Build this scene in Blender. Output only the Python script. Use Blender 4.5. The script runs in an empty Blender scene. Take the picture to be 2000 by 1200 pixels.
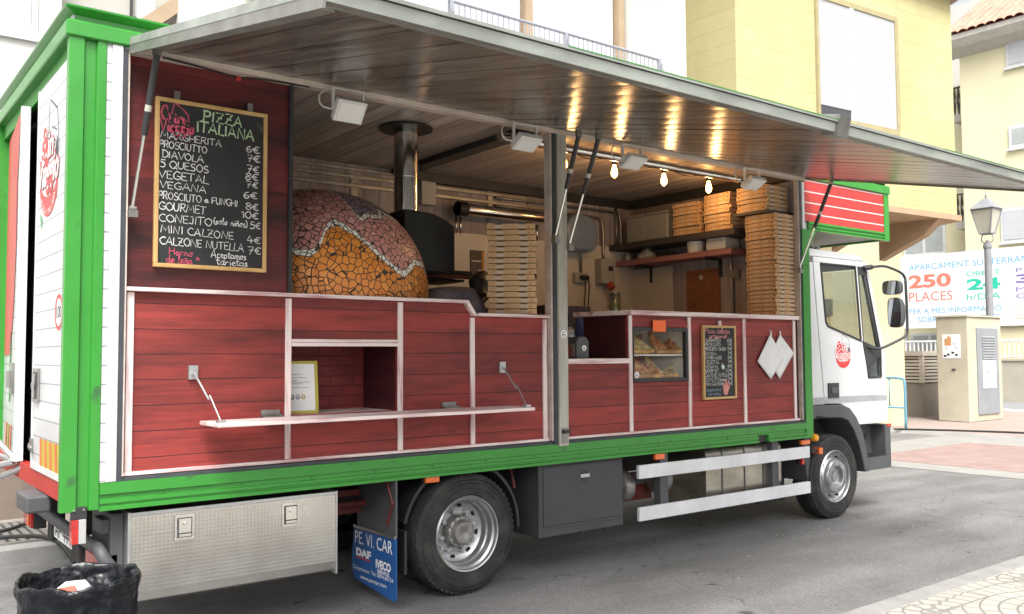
import bpy, bmesh, math, random
from mathutils import Vector, Matrix
R = math.radians
rnd = random.Random(7)
scn = bpy.context.scene
col = scn.collection

# ---------------------------------------------------------------- camera
cam_d = bpy.data.cameras.new('camera')
cam = bpy.data.objects.new('camera', cam_d); col.objects.link(cam)
cam_d.sensor_width = 36.0
cam_d.lens = 1746.68 / 2000 * 36.0
cam_d.clip_start = 0.05; cam_d.clip_end = 900
yaw, pitch, roll = 0.6572, 0.0535, -0.006
fw = Vector((math.sin(yaw)*math.cos(pitch), math.cos(yaw)*math.cos(pitch), math.sin(pitch)))
rt = Vector((math.cos(yaw), -math.sin(yaw), 0)); up = rt.cross(fw)
r2 = rt*math.cos(roll) + up*math.sin(roll); u2 = up*math.cos(roll) - rt*math.sin(roll)
cam.matrix_world = Matrix(((r2.x, u2.x, -fw.x, -0.952), (r2.y, u2.y, -fw.y, -4.8949),
                           (r2.z, u2.z, -fw.z, 1.5823), (0, 0, 0, 1)))
scn.camera = cam

# ---------------------------------------------------------------- light
SUN_EL, SUN_AZ = R(56), R(212)          # azimuth measured from +y towards +x (light from the street side)
world = bpy.data.worlds.new('World'); scn.world = world; world.use_nodes = True
wn = world.node_tree; wn.nodes.clear()
wo = wn.nodes.new('ShaderNodeOutputWorld'); wb = wn.nodes.new('ShaderNodeBackground')
sky = wn.nodes.new('ShaderNodeTexSky'); sky.sky_type = 'NISHITA'; sky.sun_disc = False
sky.sun_elevation = SUN_EL; sky.sun_rotation = SUN_AZ
sky.air_density = 1.0; sky.dust_density = 8.0; sky.ozone_density = 1.0
hs = wn.nodes.new('ShaderNodeHueSaturation'); hs.inputs['Saturation'].default_value = 0.16
wn.links.new(sky.outputs[0], hs.inputs['Color']); wn.links.new(hs.outputs[0], wb.inputs['Color'])
wb.inputs['Strength'].default_value = 0.15
wn.links.new(wb.outputs[0], wo.inputs['Surface'])
sd = bpy.data.lights.new('sun', 'SUN'); sd.energy = 1.3; sd.angle = R(25); sd.color = (1, .96, .9)
sun = bpy.data.objects.new('sun', sd); col.objects.link(sun)
sdir = Vector((math.sin(SUN_AZ)*math.cos(SUN_EL), math.cos(SUN_AZ)*math.cos(SUN_EL), math.sin(SUN_EL)))
sun.rotation_euler = sdir.to_track_quat('Z', 'Y').to_euler(); sun.location = (0, -10, 20)
scn.view_settings.view_transform = 'Standard'; scn.view_settings.look = 'None'
scn.view_settings.gamma = 1.0; scn.view_settings.exposure = 1.2
scn.render.engine = 'CYCLES'
scn.cycles.max_bounces = 8; scn.cycles.use_denoising = True

# ---------------------------------------------------------------- materials
MATS = {}
def pm(name, base, rough=.6, metal=0., dark=None, scale=4., stretch=(1,1,1), var=.5, bump=0., bscale=60.,
       bstretch=None, coat=0., spec=.5, detail=6., lo=.35, hi=.7, emit=None, estr=0., alpha=None, trans=0., aniso=0.,
       rvar=0., spots=None, spotscale=30.):
    """procedural material: base colour mottled towards `dark` by stretched noise, fine bump, roughness wear"""
    if name in MATS: return MATS[name]
    m = bpy.data.materials.new(name); MATS[name] = m; m.use_nodes = True
    nt = m.node_tree; n = nt.nodes; L = nt.links; b = n['Principled BSDF']
    b.inputs['Roughness'].default_value = rough; b.inputs['Metallic'].default_value = metal
    b.inputs['Coat Weight'].default_value = coat; b.inputs['Specular IOR Level'].default_value = spec
    b.inputs['Transmission Weight'].default_value = trans
    if aniso: b.inputs['Anisotropic'].default_value = aniso
    tc = n.new('ShaderNodeTexCoord')
    mp = n.new('ShaderNodeMapping'); mp.inputs['Scale'].default_value = stretch
    L.new(tc.outputs['Object'], mp.inputs['Vector'])
    nz = n.new('ShaderNodeTexNoise'); nz.inputs['Scale'].default_value = scale; nz.inputs['Detail'].default_value = detail
    nz.inputs['Roughness'].default_value = .62
    L.new(mp.outputs[0], nz.inputs['Vector'])
    rp = n.new('ShaderNodeValToRGB'); rp.color_ramp.elements[0].position = lo; rp.color_ramp.elements[1].position = hi
    d = dark if dark is not None else tuple(c*(1-.35*var) for c in base)
    rp.color_ramp.elements[0].color = (*d, 1); rp.color_ramp.elements[1].color = (*base, 1)
    L.new(nz.outputs['Fac'], rp.inputs['Fac'])
    cout = rp.outputs['Color']
    if spots:
        sn = n.new('ShaderNodeTexNoise'); sn.inputs['Scale'].default_value = spotscale; sn.inputs['Detail'].default_value = 3
        L.new(tc.outputs['Object'], sn.inputs['Vector'])
        sr = n.new('ShaderNodeValToRGB'); sr.color_ramp.elements[0].position = .64; sr.color_ramp.elements[1].position = .72
        L.new(sn.outputs['Fac'], sr.inputs['Fac'])
        mx = n.new('ShaderNodeMixRGB'); mx.inputs['Color2'].default_value = (*spots, 1)
        L.new(sr.outputs['Color'], mx.inputs['Fac']); L.new(cout, mx.inputs['Color1']); cout = mx.outputs['Color']
    L.new(cout, b.inputs['Base Color'])
    if bump:
        bn = n.new('ShaderNodeTexNoise'); bn.inputs['Scale'].default_value = bscale; bn.inputs['Detail'].default_value = 4
        bm_ = n.new('ShaderNodeMapping'); bm_.inputs['Scale'].default_value = bstretch or stretch
        L.new(tc.outputs['Object'], bm_.inputs['Vector']); L.new(bm_.outputs[0], bn.inputs['Vector'])
        bp = n.new('ShaderNodeBump'); bp.inputs['Strength'].default_value = bump; bp.inputs['Distance'].default_value = .01
        L.new(bn.outputs['Fac'], bp.inputs['Height']); L.new(bp.outputs['Normal'], b.inputs['Normal'])
    if rvar:
        mr = n.new('ShaderNodeMapRange'); mr.inputs['To Min'].default_value = max(.02, rough-rvar); mr.inputs['To Max'].default_value = min(1, rough+rvar)
        L.new(nz.outputs['Fac'], mr.inputs['Value']); L.new(mr.outputs[0], b.inputs['Roughness'])
    if emit:
        b.inputs['Emission Color'].default_value = (*emit, 1); b.inputs['Emission Strength'].default_value = estr
    return m

def nodes_of(m):
    nt = m.node_tree
    return nt, nt.nodes, nt.links, nt.nodes['Principled BSDF']

def glass(name, tint=(.9,.95,.95), alpha=.22, rough=.03):
    """thin window glass: mostly clear with a fresnel reflection"""
    if name in MATS: return MATS[name]
    m = bpy.data.materials.new(name); MATS[name] = m; m.use_nodes = True
    nt = m.node_tree; n = nt.nodes; L = nt.links; n.clear()
    o = n.new('ShaderNodeOutputMaterial'); t = n.new('ShaderNodeBsdfTransparent'); g = n.new('ShaderNodeBsdfGlossy')
    t.inputs['Color'].default_value = (*tint, 1); g.inputs['Roughness'].default_value = rough
    mix = n.new('ShaderNodeMixShader'); lw = n.new('ShaderNodeLayerWeight'); lw.inputs['Blend'].default_value = .12
    ad = n.new('ShaderNodeMath'); ad.operation = 'MULTIPLY_ADD'; ad.inputs[1].default_value = .8; ad.inputs[2].default_value = alpha*.35
    L.new(lw.outputs['Fresnel'], ad.inputs[0]); L.new(ad.outputs[0], mix.inputs['Fac'])
    L.new(t.outputs[0], mix.inputs[1]); L.new(g.outputs[0], mix.inputs[2]); L.new(mix.outputs[0], o.inputs['Surface'])
    return m

# ---------------------------------------------------------------- mesh builder
class MB:
    def __init__(s): s.v = []; s.f = []; s.m = []
    def vert(s, p): s.v.append(tuple(p)); return len(s.v)-1
    def face(s, idx, mi=0): s.f.append(tuple(idx)); s.m.append(mi)
    def poly(s, pts, mi=0): s.face([s.vert(p) for p in pts], mi)
    def box(s, x0, x1, y0, y1, z0, z1, mi=0, M=None):
        P = [(x0,y0,z0),(x1,y0,z0),(x1,y1,z0),(x0,y1,z0),(x0,y0,z1),(x1,y0,z1),(x1,y1,z1),(x0,y1,z1)]
        if M is not None: P = [tuple(M @ Vector(p)) for p in P]
        b = len(s.v); s.v += P
        for q in ((0,3,2,1),(4,5,6,7),(0,1,5,4),(1,2,6,5),(2,3,7,6),(3,0,4,7)): s.face([b+i for i in q], mi)
        return s
    def prism(s, poly, axis, a, b, mi=0):
        """poly: 2-D outline; extruded along axis from a to b.  x: (y,z)  y: (x,z)  z: (x,y)"""
        def P(p, t): return {'x': (t, p[0], p[1]), 'y': (p[0], t, p[1]), 'z': (p[0], p[1], t)}[axis]
        n = len(poly); i0 = len(s.v)
        s.v += [P(p, a) for p in poly] + [P(p, b) for p in poly]
        s.face([i0+i for i in range(n)][::-1], mi); s.face([i0+n+i for i in range(n)], mi)
        for i in range(n): s.face((i0+i, i0+(i+1) % n, i0+n+(i+1) % n, i0+n+i), mi)
        return s
    def tube(s, pts, r, n=8, mi=0, cap=True):
        pts = [Vector(p) for p in pts]
        rs = r if isinstance(r, (list, tuple)) else [r]*len(pts)
        rings = []; ref = None
        for i, p in enumerate(pts):
            t = (pts[min(i+1, len(pts)-1)] - pts[max(i-1, 0)]).normalized()
            if ref is None:
                ref = Vector((0,0,1)) if abs(t.z) < .9 else Vector((1,0,0))
            a = (ref - t*ref.dot(t)); a = a.normalized() if a.length > 1e-6 else t.orthogonal().normalized()
            ref = a; b = t.cross(a)
            rings.append([s.vert(p + (a*math.cos(2*math.pi*k/n) + b*math.sin(2*math.pi*k/n))*rs[i]) for k in range(n)])
        for i in range(len(pts)-1):
            for k in range(n): s.face((rings[i][k], rings[i][(k+1) % n], rings[i+1][(k+1) % n], rings[i+1][k]), mi)
        if cap: s.face(rings[0][::-1], mi); s.face(rings[-1], mi)
        return s
    def cyl(s, p0, p1, r0, r1=None, n=24, mi=0, cap=True): return s.tube([p0, p1], [r0, r0 if r1 is None else r1], n, mi, cap)
    def lathe(s, prof, c=(0,0,0), axis='z', n=32, mi=0, a0=0., a1=2*math.pi, mis=None):
        """prof: (r, t) along the axis"""
        full = abs(a1-a0-2*math.pi) < 1e-6; m = n if full else n+1; rows = []
        for r, t in prof:
            row = []
            for k in range(m):
                a = a0 + (a1-a0)*k/n; ca, sa = r*math.cos(a), r*math.sin(a)
                p = {'z': (ca, sa, t), 'y': (ca, t, sa), 'x': (t, ca, sa)}[axis]
                row.append(s.vert((c[0]+p[0], c[1]+p[1], c[2]+p[2])))
            rows.append(row)
        for i in range(len(rows)-1):
            for k in range(n):
                k2 = (k+1) % m
                s.face((rows[i][k], rows[i][k2], rows[i+1][k2], rows[i+1][k]), mis[i] if mis else mi)
        return s
    def ball(s, c, r, n=16, mi=0, sz=1.):
        pr = [(max(r*math.sin(math.pi*i/10), 1e-4), -r*sz*math.cos(math.pi*i/10)) for i in range(11)]
        return s.lathe(pr, c, 'z', n, mi)
    def ribbon(s, pts, w, o, u, v, mi=0, lift=0.):
        """flat stroke of width w through 2-D points, mapped onto the plane o + x*u + y*v"""
        nrm = u.cross(v).normalized()*lift; n = len(pts)
        if n < 2: return
        prev = None
        for i, p in enumerate(pts):
            a = pts[max(i-1, 0)]; b = pts[min(i+1, n-1)]
            dx, dy = b[0]-a[0], b[1]-a[1]; l = math.hypot(dx, dy) or 1e-6
            ox, oy = -dy/l*w/2, dx/l*w/2
            q = (s.vert(o+u*(p[0]+ox)+v*(p[1]+oy)+nrm), s.vert(o+u*(p[0]-ox)+v*(p[1]-oy)+nrm))
            if prev: s.face((prev[0], prev[1], q[1], q[0]), mi)
            prev = q
    def flat(s, pts, o, u, v, mi=0, lift=0.):
        nrm = u.cross(v).normalized()*lift
        s.poly([o+u*p[0]+v*p[1]+nrm for p in pts], mi)
    def build(s, name, mats, parent=None, smooth=False, bevel=0., seg=2, auto=None, label=None):
        me = bpy.data.meshes.new(name)
        me.from_pydata([tuple(p) for p in s.v], [], s.f)
        for m in (mats if isinstance(mats, (list, tuple)) else [mats]): me.materials.append(m)
        me.polygons.foreach_set('material_index', s.m)
        bm = bmesh.new(); bm.from_mesh(me); bmesh.ops.remove_doubles(bm, verts=bm.verts, dist=1e-5) if smooth else None
        bmesh.ops.recalc_face_normals(bm, faces=bm.faces) if smooth != 'flat' and len(s.f) < 60000 and getattr(s, 'recalc', True) else None
        bm.to_mesh(me); bm.free()
        if smooth: me.shade_smooth()
        if auto and smooth:
            me.set_sharp_from_angle(angle=R(auto))
        o = bpy.data.objects.new(name, me); col.objects.link(o)
        if bevel:
            bv = o.modifiers.new('edge', 'BEVEL'); bv.width = bevel; bv.segments = seg; bv.limit_method = 'ANGLE'; bv.angle_limit = R(35)
        if parent is not None:
            o.parent = parent; o.matrix_parent_inverse = Matrix.Translation(-WLOC[parent.name])
        WLOC[o.name] = WLOC[parent.name].copy() if False else Vector((0, 0, 0))
        if label: o['label'] = label
        return o
WLOC = {}

def thing(name, loc, label, cat, group=None):
    o = bpy.data.objects.new(name, None); col.objects.link(o); o.location = loc; o.empty_display_size = .2
    WLOC[o.name] = Vector(loc); o['label'] = label; o['category'] = cat
    if group: o['group'] = group
    return o
def tag(o, label, cat, group=None):
    o['label'] = label; o['category'] = cat
    if group: o['group'] = group
    return o
def struct(o, kind='structure'): o['kind'] = kind; return o

def catmull(pts, n=4):
    if len(pts) < 3: return pts
    out = []
    for i in range(len(pts)-1):
        p0 = pts[max(i-1,0)]; p1 = pts[i]; p2 = pts[i+1]; p3 = pts[min(i+2, len(pts)-1)]
        for k in range(n):
            t = k/n
            out.append(tuple(.5*((2*p1[j]) + (-p0[j]+p2[j])*t + (2*p0[j]-5*p1[j]+4*p2[j]-p3[j])*t*t + (-p0[j]+3*p1[j]-3*p2[j]+p3[j])*t**3) for j in range(len(p1))))
    out.append(tuple(pts[-1])); return out

def arc(cx, cy, rx, ry, a0, a1, n=12):
    return [(cx+rx*math.cos(R(a0+(a1-a0)*i/n)), cy+ry*math.sin(R(a0+(a1-a0)*i/n))) for i in range(n+1)]

# printed lettering, from the built-in font
def glyphs(s, bold=0., shear=0.):
    cu = bpy.data.curves.new('lettering', 'FONT'); cu.body = s; cu.size = 1; cu.offset = bold; cu.shear = shear
    cu.resolution_u = 3; cu.fill_mode = 'BOTH'
    o = bpy.data.objects.new('lettering', cu)
    me = bpy.data.meshes.new_from_object(o)
    V = [(p.co.x, p.co.y) for p in me.vertices]; F = [tuple(p.vertices) for p in me.polygons]
    bpy.data.objects.remove(o); bpy.data.curves.remove(cu); bpy.data.meshes.remove(me)
    return V, F
def text(mb, s, o, u, v, w=None, h=None, mi=0, bold=0., shear=0., lift=.0015, center=False, warp=None):
    """fit the string into width w and/or height h with its lower left corner at o"""
    V, F = glyphs(s, bold, shear)
    if not V: return
    x0 = min(p[0] for p in V); x1 = max(p[0] for p in V); y0 = min(p[1] for p in V); y1 = max(p[1] for p in V)
    sy = h/(y1-y0) if h else w/(x1-x0); sx = w/(x1-x0) if w else sy
    nrm = u.cross(v).normalized()*lift; b = len(mb.v)
    for x, y in V:
        X = (x-x0)*sx - ((x1-x0)*sx/2 if center else 0); Y = (y-y0)*sy
        if warp: X, Y = warp(X, Y)
        mb.v.append(tuple(o+u*X+v*Y+nrm))
    for f in F: mb.face([b+i for i in f], mi)

# chalk handwriting: single-stroke letters, (advance, strokes); a stroke that starts with '~' is a curve
def _g(w, *st): return w, [([tuple(map(float, q.split(','))) for q in x.lstrip('~').split()], x[0] == '~') for x in st]
CH = {
'A': _g(.72,'0,0 .33,1 .62,-.05','.1,.34 .52,.32'), 'B': _g(.6,'.05,0 .05,1','~.05,1 .45,.9 .4,.6 .05,.52 .5,.42 .5,.08 .05,0'),
'C': _g(.66,'~.6,.88 .35,1 .05,.65 .08,.25 .35,0 .62,.12'), 'D': _g(.68,'.08,0 .1,1','~.0,1 .45,.92 .64,.5 .45,.08 .0,0'),
'E': _g(.58,'.5,1 .05,.97 .05,.02 .52,0','.05,.52 .42,.5'), 'F': _g(.55,'.5,1 .05,.98 .05,0','.05,.52 .4,.52'),
'G': _g(.7,'~.6,.86 .35,1 .06,.65 .1,.2 .4,0 .62,.2 .62,.42','.36,.42 .66,.42'), 'H': _g(.66,'.05,1 .05,0','.58,1 .58,0','.05,.5 .58,.5'),
'I': _g(.28,'.14,1 .1,0'), 'J': _g(.46,'~.36,1 .36,.2 .2,0 .02,.15','.1,1 .36,1'), 'L': _g(.52,'.12,1 .04,.04 .5,-.04'),
'M': _g(.86,'0,0 .16,1 .42,.3 .68,1 .78,0'), 'N': _g(.72,'.02,0 .1,1 .52,-.02 .62,1'),
'O': _g(.74,'~.35,1 .06,.7 .06,.3 .34,0 .62,.3 .62,.7 .35,1'), 'P': _g(.58,'.02,-.05 .1,1','~.0,.98 .42,1 .5,.75 .4,.52 .06,.45'),
'Q': _g(.76,'~.35,1 .06,.7 .06,.3 .34,0 .62,.3 .62,.7 .35,1','.4,.25 .72,-.1'), 'R': _g(.62,'.02,0 .08,1','~.0,.98 .45,1 .48,.72 .38,.55 .06,.5','.2,.5 .56,0'),
'S': _g(.56,'~.5,.9 .25,1 .06,.8 .15,.57 .4,.45 .5,.22 .3,0 .02,.1'), 'T': _g(.66,'.3,1 .28,0','0,.98 .62,1'),
'U': _g(.66,'~.06,1 .06,.3 .28,0 .52,.25 .56,1'), 'V': _g(.64,'0,1 .28,0 .6,1'), 'Z': _g(.64,'.04,1 .56,1 .04,.04 .6,0','.14,.52 .46,.5'),
'0': _g(.6,'~.3,1 .06,.7 .06,.3 .28,0 .5,.3 .5,.7 .3,1'), '1': _g(.34,'.02,.78 .2,1 .18,0'), '4': _g(.58,'.3,1 .02,.34 .52,.34','.38,.62 .36,-.05'),
'5': _g(.56,'.5,1 .12,.98 .08,.58','~.08,.58 .35,.62 .5,.35 .35,.02 .02,.05'), '6': _g(.58,'~.45,1 .15,.75 .06,.3 .25,0 .5,.2 .4,.45 .1,.38'),
'7': _g(.56,'.02,.97 .5,1 .2,-.05','.14,.5 .46,.5'), '8': _g(.58,'~.3,.53 .08,.75 .28,1 .48,.78 .3,.53 .06,.25 .28,0 .5,.25 .3,.53'),
'€': _g(.68,'~.6,.9 .35,.95 .14,.6 .16,.25 .38,.05 .6,.12','0,.6 .45,.62','0,.4 .42,.4'),
' ': (.36, []), '(': _g(.24,'~.2,1 .04,.6 .06,.25 .2,-.1'), ')': _g(.26,'~.02,1 .18,.65 .18,.25 .02,-.1'), '!': _g(.2,'.12,1 .08,.55'),
'a': _g(.46,'~.36,.45 .1,.45 .04,.15 .2,0 .36,.3','~.36,.46 .34,.08 .46,.04'), 'c': _g(.42,'~.34,.42 .12,.45 .04,.2 .16,0 .4,.08'),
'd': _g(.48,'~.34,.42 .1,.45 .04,.12 .2,0 .36,.25','~.38,1 .36,.1 .48,.02'), 'e': _g(.42,'~.04,.2 .34,.32 .2,.5 .05,.25 .16,0 .42,.1'),
'i': _g(.22,'~.08,.48 .08,.08 .22,.02','.1,.68 .12,.72'), 'j': _g(.24,'~.14,.48 .14,-.2 .0,-.3','.14,.68 .16,.72'),
'l': _g(.24,'~.04,.1 .2,.8 .1,1 .08,.1 .24,.02'), 'm': _g(.66,'~.04,0 .06,.5','~.05,.3 .2,.5 .28,.3 .28,0','~.28,.3 .44,.5 .54,.3 .56,.02 .66,.02'),
'n': _g(.46,'.04,0 .06,.5','~.05,.3 .22,.5 .34,.3 .34,.06 .46,.02'), 'ñ': _g(.46,'.04,0 .06,.5','~.05,.3 .22,.5 .34,.3 .34,.06 .46,.02','~.06,.66 .16,.74 .26,.66 .36,.74'),
'o': _g(.46,'~.2,.48 .04,.25 .2,0 .36,.25 .2,.48 .44,.44'), 'p': _g(.46,'.04,-.35 .08,.5','~.06,.35 .25,.5 .38,.25 .22,.02 .06,.12'),
'r': _g(.38,'.04,0 .06,.5','~.05,.3 .18,.5 .34,.44'), 's': _g(.38,'~.3,.46 .1,.44 .12,.28 .3,.16 .14,0 .02,.06'),
't': _g(.36,'~.16,.85 .12,.1 .34,.04','.0,.55 .34,.58'), 'z': _g(.42,'.04,.46 .34,.46 .04,.02 .4,.02'),
'g': _g(.46,'~.36,.45 .1,.45 .06,.12 .3,.1 .36,.4','~.36,.45 .34,-.25 .08,-.3'), 'v': _g(.42,'.02,.48 .18,0 .36,.48'),
'u': _g(.46,'~.04,.48 .06,.08 .22,0 .36,.2','.38,.48 .38,.02'),
}
def chalk(mb, s, o, u, v, x, y, h, w=None, stroke=.008, mi=0, slope=0., jit=.03, lift=.0015):
    adv = sum(CH[c][0] for c in s); k = (w/adv) if w else h*.95
    cx = x
    for c in s:
        a, st = CH[c]
        dy = rnd.uniform(-.03, .03)*h; sc = 1+rnd.uniform(-.05, .05)
        for pts, cur in st:
            P = [(p[0]+rnd.uniform(-jit, jit), p[1]+rnd.uniform(-jit, jit)) for p in pts]
            if cur: P = catmull(P, 4)
            Q = [(cx+p[0]*k*sc, y+dy+p[1]*h*sc+slope*(cx-x+p[0]*k)) for p in P]
            mb.ribbon(Q, stroke*rnd.uniform(.8, 1.2), o, u, v, mi, lift)
            mb.ribbon(Q[len(Q)//3:], stroke*.6, o, u, v, mi, lift+.0006) if rnd.random() < .0 else None
        cx += a*k
X, Y, Z = Vector((1,0,0)), Vector((0,1,0)), Vector((0,0,1))
# ---------------------------------------------------------------- shared materials
def mul_lines(m, coord='z', period=.14, width=.006, offset=0., dark=(.02,.01,.01), bump=.6, vary=.25, wobble=0.):
    """plank joints across object axis `coord`, each plank a slightly different tone"""
    nt, n, L, b = nodes_of(m)
    src = b.inputs['Base Color'].links[0].from_socket
    tc = n.new('ShaderNodeTexCoord'); sx = n.new('ShaderNodeSeparateXYZ'); L.new(tc.outputs['Object'], sx.inputs[0])
    c = sx.outputs[coord.upper()]
    if wobble:
        wz = n.new('ShaderNodeTexNoise'); wz.inputs['Scale'].default_value = 2.5; L.new(tc.outputs['Object'], wz.inputs['Vector'])
        wm = n.new('ShaderNodeMath'); wm.operation = 'MULTIPLY_ADD'; wm.inputs[1].default_value = wobble; L.new(wz.outputs['Fac'], wm.inputs[0]); L.new(c, wm.inputs[2]); c = wm.outputs[0]
    a = n.new('ShaderNodeMath'); a.operation = 'MULTIPLY_ADD'; a.inputs[1].default_value = 1/period; a.inputs[2].default_value = offset/period+100
    L.new(c, a.inputs[0])
    fr = n.new('ShaderNodeMath'); fr.operation = 'FRACT'; L.new(a.outputs[0], fr.inputs[0])
    fl = n.new('ShaderNodeMath'); fl.operation = 'FLOOR'; L.new(a.outputs[0], fl.inputs[0])
    lt = n.new('ShaderNodeMath'); lt.operation = 'LESS_THAN'; lt.inputs[1].default_value = width/period; L.new(fr.outputs[0], lt.inputs[0])
    wn_ = n.new('ShaderNodeTexWhiteNoise'); wn_.noise_dimensions = '1D'; L.new(fl.outputs[0], wn_.inputs['W'])
    mr = n.new('ShaderNodeMapRange'); mr.inputs['To Min'].default_value = 1-vary; mr.inputs['To Max'].default_value = 1+vary*.4
    L.new(wn_.outputs['Value'], mr.inputs['Value'])
    hv = n.new('ShaderNodeHueSaturation'); L.new(src, hv.inputs['Color']); L.new(mr.outputs[0], hv.inputs['Value'])
    mx = n.new('ShaderNodeMixRGB'); mx.inputs['Color2'].default_value = (*dark, 1)
    L.new(lt.outputs[0], mx.inputs['Fac']); L.new(hv.outputs[0], mx.inputs['Color1']); L.new(mx.outputs[0], b.inputs['Base Color'])
    if bump:
        bp = n.new('ShaderNodeBump'); bp.invert = True; bp.inputs['Strength'].default_value = bump; bp.inputs['Distance'].default_value = .004
        L.new(lt.outputs[0], bp.inputs['Height'])
        if b.inputs['Normal'].is_linked: L.new(b.inputs['Normal'].links[0].from_socket, bp.inputs['Normal'])
        L.new(bp.outputs[0], b.inputs['Normal'])
    return m

M_white = pm('white_paint', (.66,.67,.68), .35, dark=(.56,.57,.58), scale=3, lo=.3, hi=.75, coat=.2, bump=.03, bscale=30)
M_green = pm('green_paint', (.032,.25,.028), .38, dark=(.026,.21,.023), scale=2.2, bump=.05, bscale=14, coat=.2, rvar=.12, spots=(.03,.12,.03), spotscale=9)
M_black = pm('black_plastic', (.018,.018,.02), .5, dark=(.03,.03,.032), scale=6, bump=.08, bscale=120)
M_rubber = pm('black_rubber', (.018,.018,.019), .8, dark=(.05,.047,.043), scale=7, lo=.3, hi=.55, bump=.15, bscale=160)
M_dkgrey = pm('grey_plastic', (.055,.057,.062), .55, dark=(.075,.078,.083), scale=4, bump=.12, bscale=200)
M_steel = pm('worn_steel', (.42,.41,.39), .38, .9, dark=(.24,.235,.22), scale=7, stretch=(1,1,.25), bump=.06, rvar=.1)
M_alu = pm('aluminium', (.62,.63,.64), .35, .85, dark=(.48,.49,.5), scale=5, bump=.03, rvar=.1)
M_chrome = pm('polished_steel', (.72,.71,.69), .14, 1., dark=(.55,.54,.52), scale=4, rvar=.06)
M_dark = pm('dark_underside', (.025,.024,.023), .8, dark=(.045,.04,.036), scale=6)
M_redmetal = pm('red_chassis', (.16,.018,.014), .55, dark=(.06,.014,.012), scale=7)
M_chalk = pm('chalk_white', (.74,.74,.72), .9, dark=(.3,.3,.3), scale=60, lo=.3, hi=.5)
M_chalkg = pm('chalk_green', (.5,.66,.42), .9, dark=(.22,.3,.2), scale=60, lo=.3, hi=.5)
M_chalkr = pm('chalk_red', (.62,.1,.16), .9, dark=(.3,.05,.08), scale=60, lo=.3, hi=.5)
M_slate = pm('chalkboard', (.017,.018,.02), .75, dark=(.028,.029,.031), scale=3)
M_pine = pm('pine_frame', (.62,.4,.17), .5, dark=(.5,.3,.11), scale=9, stretch=(1,1,.4), bump=.05)
M_orange = pm('orange_lens', (.8,.17,.02), .25, dark=(.6,.1,.015), scale=20, coat=.5)
M_redlens = pm('red_lens', (.5,.02,.015), .25, dark=(.3,.012,.012), scale=20, coat=.5)
M_print_w = pm('white_print', (.82,.82,.82), .5, scale=8, var=.1)
M_print_red = pm('red_print', (.62,.05,.05), .45, dark=(.5,.035,.035), scale=9)
M_print_blk = pm('black_print', (.03,.03,.035), .5, scale=9)
M_paper = pm('white_paper', (.8,.8,.79), .75, dark=(.7,.7,.7), scale=6, bump=.05)
M_cream = pm('cream_strip', (.62,.53,.46), .6, dark=(.4,.33,.28), scale=9, stretch=(.4,1,1))

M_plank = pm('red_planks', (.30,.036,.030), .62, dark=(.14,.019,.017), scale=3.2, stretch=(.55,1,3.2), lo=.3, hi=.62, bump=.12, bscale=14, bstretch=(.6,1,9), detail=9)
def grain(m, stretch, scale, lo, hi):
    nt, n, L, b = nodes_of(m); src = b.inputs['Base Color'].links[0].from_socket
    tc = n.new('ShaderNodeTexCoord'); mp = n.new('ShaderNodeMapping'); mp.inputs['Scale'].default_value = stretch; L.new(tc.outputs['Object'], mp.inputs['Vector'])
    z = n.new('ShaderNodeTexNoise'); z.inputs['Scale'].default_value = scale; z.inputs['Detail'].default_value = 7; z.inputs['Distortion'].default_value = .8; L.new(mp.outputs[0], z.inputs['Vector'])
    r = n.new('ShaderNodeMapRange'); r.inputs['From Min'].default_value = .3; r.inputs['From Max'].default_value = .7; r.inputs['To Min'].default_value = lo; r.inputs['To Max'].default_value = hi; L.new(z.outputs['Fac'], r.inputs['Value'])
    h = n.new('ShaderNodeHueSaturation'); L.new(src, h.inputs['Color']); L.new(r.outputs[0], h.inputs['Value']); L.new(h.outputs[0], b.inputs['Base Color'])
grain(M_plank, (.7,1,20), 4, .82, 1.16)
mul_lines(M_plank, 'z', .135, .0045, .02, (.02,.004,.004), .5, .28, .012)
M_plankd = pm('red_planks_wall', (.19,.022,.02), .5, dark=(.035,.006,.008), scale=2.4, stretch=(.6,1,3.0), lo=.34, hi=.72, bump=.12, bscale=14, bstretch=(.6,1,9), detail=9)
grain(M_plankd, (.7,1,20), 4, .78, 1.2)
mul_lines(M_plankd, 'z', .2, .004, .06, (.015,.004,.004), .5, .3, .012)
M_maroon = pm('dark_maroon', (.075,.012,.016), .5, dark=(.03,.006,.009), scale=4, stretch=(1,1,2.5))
M_pink = pm('whitewashed_wood', (.76,.63,.61), .5, dark=(.50,.27,.28), scale=5, stretch=(1,1,1), lo=.3, hi=.5, bump=.08, bscale=20, detail=8)
M_pinkh = pm('whitewashed_rail', (.76,.64,.62), .5, dark=(.46,.24,.25), scale=7, stretch=(.25,2,3.5), lo=.34, hi=.52, bump=.08, bscale=20, detail=8)
M_pinkv = pm('whitewashed_post', (.76,.64,.62), .5, dark=(.46,.24,.25), scale=7, stretch=(3.5,2,.25), lo=.34, hi=.52, bump=.08, bscale=20, detail=8)
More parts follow.
